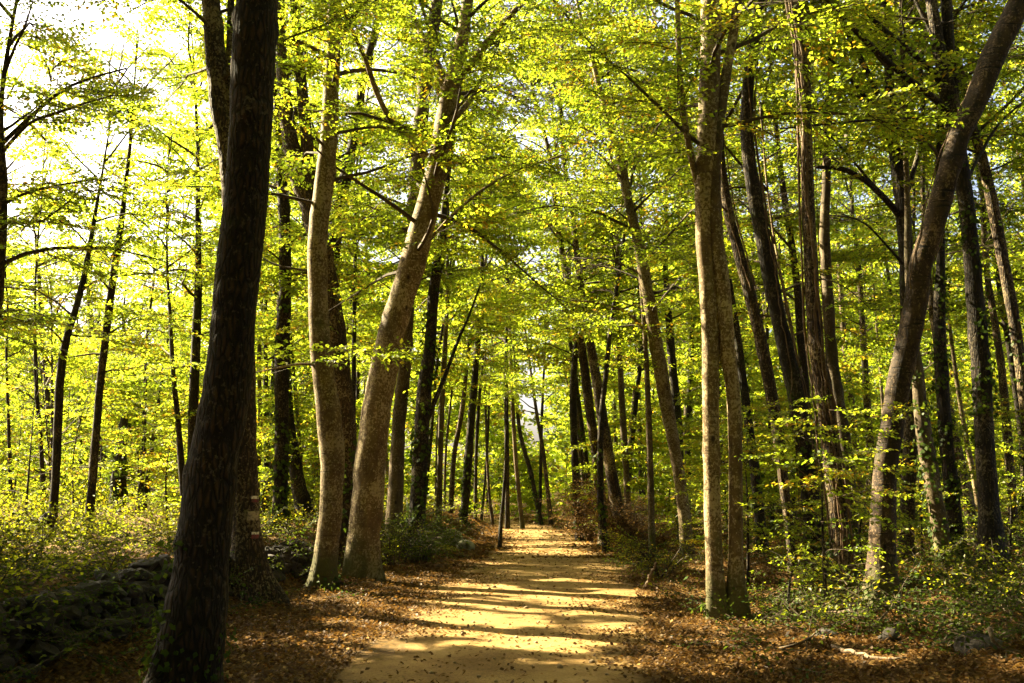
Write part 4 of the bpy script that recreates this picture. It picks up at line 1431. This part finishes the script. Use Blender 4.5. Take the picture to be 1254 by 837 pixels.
LV, n = litter(420000, (-7, 10), (5.5, 34), lit_prob, .047)
me = mesh_np('leaf_litter', LV.reshape(-1, 3), [np.arange(n * 4).reshape(-1, 4)], None, None, R.beta(1.8, 2.0, n), (M_LITTER,))
LV2, n2 = litter(90000, (-9, 12), (24, 62), lit_prob, .11)
LV = np.concatenate([LV, LV2])
n += n2
me = mesh_np('leaf_litter', LV.reshape(-1, 3), [np.arange(n * 4).reshape(-1, 4)], None, None, R.beta(1.8, 2.0, n), (M_LITTER,))
tag(link('leaf_litter', me), 'fallen brown and orange leaves lying thick along both path edges', 'leaf litter', kind='stuff')

# small stones on the path
def rock_arrays(p, s, rs, sub=2, rough=.25, squash=.7, box=1.0):
    import bmesh
    bm = bmesh.new()
    bmesh.ops.create_icosphere(bm, subdivisions=sub, radius=1)
    V = np.array([v.co[:] for v in bm.verts])
    Q = np.array([[v.index for v in f.verts] for f in bm.faces])
    bm.free()
    V = np.sign(V) * np.abs(V) ** box
    f = Field(int(rs.integers(1, 1e6)), 2.2, 8, 3)
    if box < 1:
        for i in range(9):
            q = rs.normal(size=3)
            q /= np.linalg.norm(q)
            e = np.clip(V @ q - rs.uniform(.5, .85), 0, None)
            V = V - e[:, None] * q
        V = V * (1 + .05 * f(V * 3))[:, None]
    else:
        V = V * (1 + rough * .6 * f(V) + rough * .2 * f(V * 2.7))[:, None]
    a = rs.uniform(0, 6.28)
    V = V * np.array(s) * np.array([1, 1, squash])
    ca, sa = math.cos(a), math.sin(a)
    V = V @ np.array([[ca, sa, 0], [-sa, ca, 0], [0, 0, 1]])
    return V + p, [Q]


parts = []
rs = np.random.default_rng(3)
for i in range(260):
    y = 6.5 + 22 * rs.uniform() ** 1.6
    x = float(xc(y)) + rs.uniform(-1.2, 1.2) * float(hw(y))
    s = rs.gamma(2, .007) + .006
    parts.append(rock_arrays(np.array([x, y, gz(x, y) + .012 + s * .2]), (s, s * rs.uniform(.6, 1), s), rs, 1))
V, Q = merge(parts)
tag(link('gravel', mesh_np('gravel', V, Q, smooth=True, mats=(M_PEBBLE,))), 'small pebbles scattered over the sandy path', 'gravel', kind='stuff')

# ------------------------------------------------------------------ dry stone wall
parts = []
rs = np.random.default_rng(8)
for y in np.arange(4.6, 23, .17):
    bx = float(xc(y)) - float(np.interp(y, BY, BX)) + .32
    broken = .35 * math.sin(y * 1.3) + .3 * math.sin(y * .47 + 1)
    top = .70 - .012 * (y - 6) + .10 * broken
    for row in range(6):
        if row * .13 > top:
            continue
        s = rs.uniform(.075, .15)
        zz = float(gz(bx + .3, y)) + .05 + row * .125
        parts.append(rock_arrays(np.array([bx + rs.normal(0, .05) - row * .035, y + rs.uniform(-.1, .1) + (row % 2) * .12, zz]),
                                 (s * rs.uniform(.8, 1.1), s * rs.uniform(.9, 1.4), s * rs.uniform(.8, 1.1)), rs, 3, .45, .8, .8))
V, Q = merge(parts)
o = link('stone_wall', mesh_np('stone_wall', V - np.array([-4.2, 12, 0]), Q, smooth=None, mats=(M_STONE,)), loc=(-4.2, 12, 0))
tag(o, 'low tumbledown dry stone wall of dark mossy stones along the leafy bank', 'wall')


# boulders, stones
def rock(name, px, py, d, w, h, label, mat, seed, cat='boulder', depth=1.0):
    p = at(px, py, d)
    s = w * .5 * d / F
    z = gz(p[0], p[1])
    V, Q = rock_arrays(np.zeros(3), (s, s * depth, h * .5 * d / F), np.random.default_rng(seed), 3, .2, 1.0)
    o = link(name, mesh_np(name, V, Q, smooth=True, mats=(mat,)), loc=(p[0], p[1], z + h * .5 * d / F * .7))
    return tag(o, label, cat)


rock('boulder', 553, 640, 28, 28, 22, 'rounded pale mossy boulder on the bank, the upper one of two', M_BOULDER, 1)
rock('boulder', 570, 657, 27, 22, 16, 'small pale boulder at the foot of the bank, the lower one of two', M_BOULDER, 2)
rock('stone', 1013, 787, 10.6, 26, 18, 'dark stone in the leaves below the twin-stemmed beech', M_STONE, 3, 'stone')
rock('stone', 1202, 826, 9.0, 54, 34, 'large dark stone at the lower right among fallen leaves', M_STONE, 4, 'stone')
rock('stone', 1092, 800, 10.0, 26, 20, 'dark block-like stone beside the fallen branches', M_STONE, 5, 'stone')
rock('stump', 53, 690, 16.5, 24, 40, 'small dark rotten stump in the sunlit undergrowth beyond the wall', BARK['dark'], 6, 'stump')
# ivied snag in the clearing
p = at(143, 610, 28)
z = gz(p[0], 28)
root = empty('dead_snag', (p[0], 28, z), 'short thick dead trunk smothered in ivy at the back of the clearing', 'snag')
P = np.array([[p[0], 28, z - .2, .24], [p[0] + .02, 28, z + 1, .20], [p[0] + .06, 28, z + 2.2, .16], [p[0] + .1, 28, z + 2.9, .08]])
c = resample(P, .15)
V, Q, _ = tube(c[:, :3], c[:, 3], 12, trunk_disp(.08, z, .3))
org = np.array([p[0], 28, z])
link('trunk', mesh_np('trunk', V - org, Q, smooth=True, mats=(BARK['dark'],)), root)
link('ivy', ivy_mesh('ivy', c[1:, :3], c[1:, 3], 0, 2.8, 1.4, org, np.random.default_rng(4), size=.11, out=.12), root)


# fallen branches
def ground_branch(name, pts, r0, label, mat=M_DEAD, cat='branch', twigs=(), lift=.05):
    A = []
    for px, py, zz in pts:
        # walk to the ground along the view ray
        d = 4.0
        while d < 60:
            q = at(px, py, d)
            if q[2] <= gz(q[0], q[1]) + zz:
                break
            d += .05
        A.append(at(px, py, d))
    A = np.array(A)
    o0 = A[0].copy()
    c = resample(np.column_stack([A, np.linspace(r0, r0 * .35, len(A))]), .1)
    c[:, :3] += np.random.default_rng(len(pts)).normal(0, r0 * .25, (len(c), 3))
    V, Q, _ = tube(c[:, :3], c[:, 3], 7, trunk_disp(.1, -99, 0))
    return tag(link(name, mesh_np(name, V - o0, Q, smooth=True, mats=(mat,)), loc=o0), label, cat)


ground_branch('fallen_branch', [(1014, 752, .08), (1040, 749, .14), (1060, 757, .08), (1075, 765, .03)], .026, 'pale bent fallen branch in front of the ring-barked leaning tree')
ground_branch('fallen_branch', [(1068, 772, .05), (1080, 756, .15), (1090, 747, .25), (1096, 757, .14)], .016, 'forked pale twig arching beside the ring-barked tree foot')
ground_branch('fallen_branch', [(1020, 793, .04), (1050, 800, .05), (1075, 806, .05), (1110, 804, .06)], .024, 'long straight fallen branch lying next to the dark block-like stone')
ground_branch('fallen_branch', [(1212, 770, .22), (1215, 785, .12), (1228, 793, .07), (1252, 800, .05)], .022, 'pale hooked branch among leaves near the right picture edge')
ground_branch('fallen_branch', [(1160, 790, .05), (1190, 797, .06), (1228, 806, .05)], .018, 'thin straight branch behind the large dark stone')
ground_branch('fallen_branch', [(955, 795, .04), (985, 785, .08), (1010, 768, .12), (1040, 760, .08)], .014, 'dark thin twig on sunlit ivy beside the twin-stemmed beech', M_TWIG)
ground_branch('leaning_stick', [(790, 720, .03), (797, 704, .35), (803, 690, .6)], .03, 'bare stick leaning against the green bush by the path', M_DEAD, 'stick')
ground_branch('fallen_branch', [(330, 690, .1), (365, 700, .08), (410, 708, .1), (418, 716, .05)], .05, 'dark rotten log lying at the wall foot by the pale bowed beech', BARK['dark'], 'log')
# the slim post-like sapling at the path edge
p = at(612, 668, 28)
z = gz(p[0], 28)
P = np.array([[p[0], 28, z - .2, .075], [p[0] + .02, 28, z + .5, .06], [p[0] + .10, 28, z + 1.4, .05], [p[0] + .16, 28, z + 2.3, .045], [p[0] + .2, 28, z + 4.2, .02]])
c = resample(P, .1)
V, Q, _ = tube(c[:, :3], c[:, 3], 9, trunk_disp(.08, z, .2))
o = link('bare_stem', mesh_np('bare_stem', V - np.array([p[0], 28, z]), Q, smooth=True, mats=(BARK['dark'],)), loc=(p[0], 28, z))
tag(o, 'short dark bare stem standing alone on the left edge of the path', 'stem')


# ------------------------------------------------------------------ shrubs and saplings
def shrub(name, label, x, y, w, h, n, mat, seed, cat='shrub', bias=0, scale=(.35, .7), group=None, stems=7, lodk=4, dome=True, open_=True):
    rs = np.random.default_rng(seed)
    z = gz(x, y)
    org = np.array([x, y, z])
    root = empty(name, org, label, cat, group)
    parts, pos, yaw, pit = [], [], [], []
    for i in range(stems):
        a = rs.uniform(0, 6.28)
        rr_ = rs.uniform(.1, 1) ** .5
        tip = org + np.array([math.cos(a) * w * .5 * rr_, math.sin(a) * w * .5 * rr_, h * math.sqrt(max(.1, 1 - rr_ ** 2 * .8)) * rs.uniform(.7, 1)])
        mid = org + (tip - org) * .5 + np.array([0, 0, h * .12]) + rs.normal(0, .05, 3)
        q = resample(np.array([[*(org + rs.normal(0, .05, 3) * [1, 1, 0] - [0, 0, .05]), .016], [*mid, .011], [*tip, .004]]), .12)
        V, Q, _ = tube(q[:, :3], q[:, 3], 5)
        parts.append((V, Q))
        for j in range(n // stems):
            t = rs.uniform(.25, 1)
            p = q[min(len(q) - 1, int(t * len(q))), :3]
            pos.append(p + rs.normal(0, .07 * w, 3) * [1, 1, .6])
            yaw.append(a + rs.normal(0, 1.0))
            pit.append(rs.normal(.2, .35))
    V, Q = merge(parts)
    link('stem', mesh_np('stem', V - org, Q, smooth=True, mats=(M_TWIG,)), root)
    pos = np.array(pos)
    pos[:, 2] = np.maximum(pos[:, 2], z + .04)
    link('foliage', sprays_mesh('foliage', pos, np.array(yaw), np.array(pit), rs.uniform(*scale, len(pos)), (M_TWIG, mat), lod=np.full(len(pos), lodk), cull=open_, origin=org, bias=bias, r=rs), root)
    return root


def gp(px, py):
    d = 4.0
    while d < 80:
        q = at(px, py, d)
        if q[2] <= gz(q[0], q[1]):
            return q[0], d
        d += .05
    return q[0], d


x, y = gp(806, 712)
shrub('green_bush', 'bright green bush with a leaning stick at the right edge of the path', x + .15, y + .5, 1.5, 1.15, 90, M_UNDER, 11, bias=.2)
x, y = gp(775, 700)
shrub('low_bush', 'low dark green bush hugging the right path edge beside the taller bright one', x + .3, y + .3, 1.0, .5, 60, M_IVY, 12)
x, y = gp(512, 680)
shrub('bramble_bush', 'dark bramble mound around the foot of the ivy-wrapped tree', x + .1, 21.4, 2.6, 1.15, 230, M_IVY, 13, stems=14)
shrub('bramble_bush', 'lighter bramble clump sprawling toward the boulders', at(530, 650, 24)[0], 23.4, 1.0, .5, 50, M_UNDER, 14, stems=7)
shrub('bramble_bush', 'leafy clump growing right behind the large leaning beech', at(475, 640, 19)[0], 20.0, 1.5, 1.0, 100, M_UNDER, 15, stems=9)
for i, (px, d, w, h, lab) in enumerate([(722, 31.5, 1.7, 2.4, 'dry brown brush heap at the path side, the deeper part'), (744, 29, 1.6, 2.3, 'dry brown brush around the thin crooked dark tree'),
                                        (765, 27, 1.2, 1.4, 'low rust-brown brush nearest the green bush')]):
    q = at(px, 640, d)
    shrub('dry_bush', lab, q[0], d, w, h, 230, M_DRY, 30 + i, stems=34, lodk=4, scale=(.4, .8))
SAP = [(1010, 705, 11.8, 2.2, 1.5, 'leafy beech sapling with flat sunlit sprays in front of the vine-tangled trunk'),
       (962, 735, 12.6, .8, .8, 'low leafy sapling between the twin-stemmed beech and the sapling thicket'),
       (1060, 690, 14.5, 1.8, 1.0, 'leafy sapling just left of the ring-barked leaning tree'),
       (915, 690, 16.0, 2.6, 1.5, 'leafy sapling seen just behind the twin-stemmed beech'),
       (1130, 690, 19.0, 2.6, 1.8, 'leafy sapling in the shade near the ivied pair'),
       (1235, 680, 17.5, 2.2, 1.8, 'leafy sapling at the foot of the trees at the right picture edge'),
       (30, 650, 21.0, 3.6, 2.4, 'tall leafy sapling at the left end of the clearing'),
       (90, 650, 24.0, 3.4, 2.4, 'leafy sapling at the feet of the two thin leaning trees'),
       (165, 640, 26.0, 4.2, 2.6, 'sunlit leafy sapling beside the ivied snag'),
       (205, 640, 23.0, 3.0, 2.2, 'leafy sapling next to the very thin dark stem'),
       (365, 650, 27.0, 3.6, 2.2, 'leafy sapling behind the wall by the leaning dark trunk'),
       (770, 655, 30.0, 3.6, 2.0, 'pale green sapling right of the dry brush'),
       (880, 640, 26.0, 3.4, 2.2, 'leafy sapling in shade behind the twin-stemmed beech and the ivied trunk'),
       (640, 640, 52.0, 3.5, 2.6, 'small leafy sapling closing the end of the path'),
       (455, 640, 30.0, 3.4, 2.2, 'leafy sapling below the bright opening'),
       (120, 640, 33.0, 4.6, 3.0, 'broad sunlit sapling deeper in the clearing'),
       (15, 640, 30.0, 5.0, 3.0, 'dark broad sapling deep at the left picture edge'),
       (250, 630, 30.0, 4.5, 2.6, 'leafy sapling glimpsed beside the dark half-hidden trunk'),
       (1000, 630, 26.0, 4.0, 2.6, 'leafy sapling deeper behind the slim sunlit leaning tree'),
       (1180, 630, 28.0, 4.2, 2.8, 'leafy sapling deep behind the slanting brown trunk')]
for i, (px, py, d, h, w, lab) in enumerate(SAP):
    rs = np.random.default_rng(700 + i)
    p = at(px, py, d)
    z = gz(p[0], d)
    org = np.array([p[0], d, z])
    root = empty('beech_sapling', org, lab, 'sapling', 'leafy saplings of the understorey')
    P = np.array([[p[0], d, z - .1, .02 + .004 * h], [p[0] + rs.normal(0, .08), d + rs.normal(0, .08), z + h * .5, .013], [p[0] + rs.normal(0, .15), d + rs.normal(0, .15), z + h, .004]])
    c = resample(P, .15)
    V, Q, _ = tube(c[:, :3], c[:, 3], 7)
    link('trunk', mesh_np('trunk', V - org, Q, smooth=True, mats=(BARK['dark'],)), root)
    lim = crown_limbs(c[:, :3], z + h * .18, z + h, w * .62, .13 if d < 20 else .2, rs)
    pos, yaw, pit, sc = limb_sprays(lim, rs, 1.1 if d < 20 else 1.2)
    ex = []
    for pts, rb in lim:
        V, Q, _ = tube(pts, np.linspace(.007, .003, len(pts)), 4, cap=False)
        ex.append((V, Q))
    link('crown', sprays_mesh('crown', pos, yaw, pit * .7, sc * (.62 if d < 20 else .9), (M_TWIG, M_LEAF), origin=org, extra=merge(ex), bias=.05, r=rs,
                              lod=np.full(len(pos), 0 if d < 28 else 1)), root)

rf = random.Random(21)
k = 0
spots = []
while k < 44:
    d = rf.uniform(27, 58)
    x = rf.uniform(-.56, .56) * d
    if abs(x - float(xc(d))) < 4.0 or any((x - a) ** 2 + (d - b) ** 2 < 5 for a, b in spots):
        continue
    if -.14 < x / d < -.09:
        continue
    spots.append((x, d))
    k += 1
    q = proj(np.array([[x, d, gz(x, d)]]))
    px, py = float(q[0][0]), float(q[1][0])
    w = rf.uniform(.05, .09) * F / d
    h = rf.uniform(4.5, 8)
    ln = rf.uniform(-.5, .5) * F / d
    tree('young_beech', 'young leafy beech among many alike in the sunlit understorey', d, [(px + ln, py - h * .7 * F / d, w * .5), (px + ln * .4, py - h * .35 * F / d, w * .8), (px, py, w)],
         'dark', hb=1.3, ht=h, Rad=rf.uniform(1.8, 2.8), step=.38, dens=.9, group='young beeches of the understorey', flare=.15, bias=.03)

# ------------------------------------------------------------------ ground cover
def cover(name, label, n, px, dr, prob, hmax, mat, scale, seed, bias=0, cull=True):
    rs = np.random.default_rng(seed)
    d = dr[0] + (dr[1] - dr[0]) * rs.uniform(0, 1, n) ** 1.7
    x = (rs.uniform(px[0], px[1], n) - CX) / F * d
    k = rs.uniform(0, 1, n) < prob(x, d)
    x, d = x[k], d[k]
    n = len(x)
    z = ground(x, d) + rs.uniform(.02, 1, n) ** 1.6 * hmax
    pos = np.stack([x, d, z], 1)
    sc = rs.uniform(*scale, n) * (1 + np.clip(d - 14, 0, 30) * .02)
    me = sprays_mesh(name, pos, rs.uniform(0, 6.28, n), rs.normal(.15, .4, n), sc, (M_TWIG, mat), lod=np.full(n, 4), cull=False, roll=rs.normal(0, .4, n), bias=bias, r=rs)
    return tag(link(name, me), label, 'ground cover', kind='stuff')


FU = Field(91, 2.6, 12)


def p_left(x, d):
    le = float(0) + xc(d) - x - np.interp(d, BY, BX)
    return np.clip(sstep(-.1, 1.0, le) * (.55 + .45 * FU(np.stack([x, d], 1))), 0, 1)


def p_right(x, d):
    ri = x - xc(d) - hw(d)
    return np.clip(sstep(1.2, 3.4, ri) * (.30 + .55 * FU(np.stack([x, d], 1))) + .05 * (ri > .4), 0, 1)


def p_wall(x, d):
    le = xc(d) - x - np.interp(d, BY, BX)
    return np.exp(-((le + .1) / .5) ** 2) * np.clip(.6 + .5 * FU(np.stack([x, d], 1) * 1.7), 0, 1)


cover('undergrowth', 'low leafy undergrowth of brambles and seedlings covering the bank beyond the wall', 9500, (-60, 620), (7, 60), p_left, .27, M_UNDER, (.4, .85), 1)
cover('ground_ivy', 'ground ivy and low leafy plants carpeting the forest floor right of the path', 7500, (640, 1320), (9, 50), p_right, .24, M_IVY, (.36, .7), 2)
cover('undergrowth', 'scattered yellow-green seedlings among the ground ivy right of the path', 2600, (640, 1320), (11, 60), p_right, .45, M_UNDER, (.4, .8), 3, bias=.1)
cover('ground_ivy', 'bright patch of ivy in the sun beside the twin-stemmed beech', 110, (905, 1040), (11.4, 13.2), lambda x, d: np.ones(len(x)), .14, M_IVY, (.35, .6), 6)
cover('wall_plants', 'dark ivy and brambles growing over the stones of the low wall', 3800, (-80, 420), (5.5, 22), p_wall, .34, M_IVY, (.35, .7), 4)
print('LEAF FACES', N_LEAVES[0], 'objects', len(bpy.data.objects))
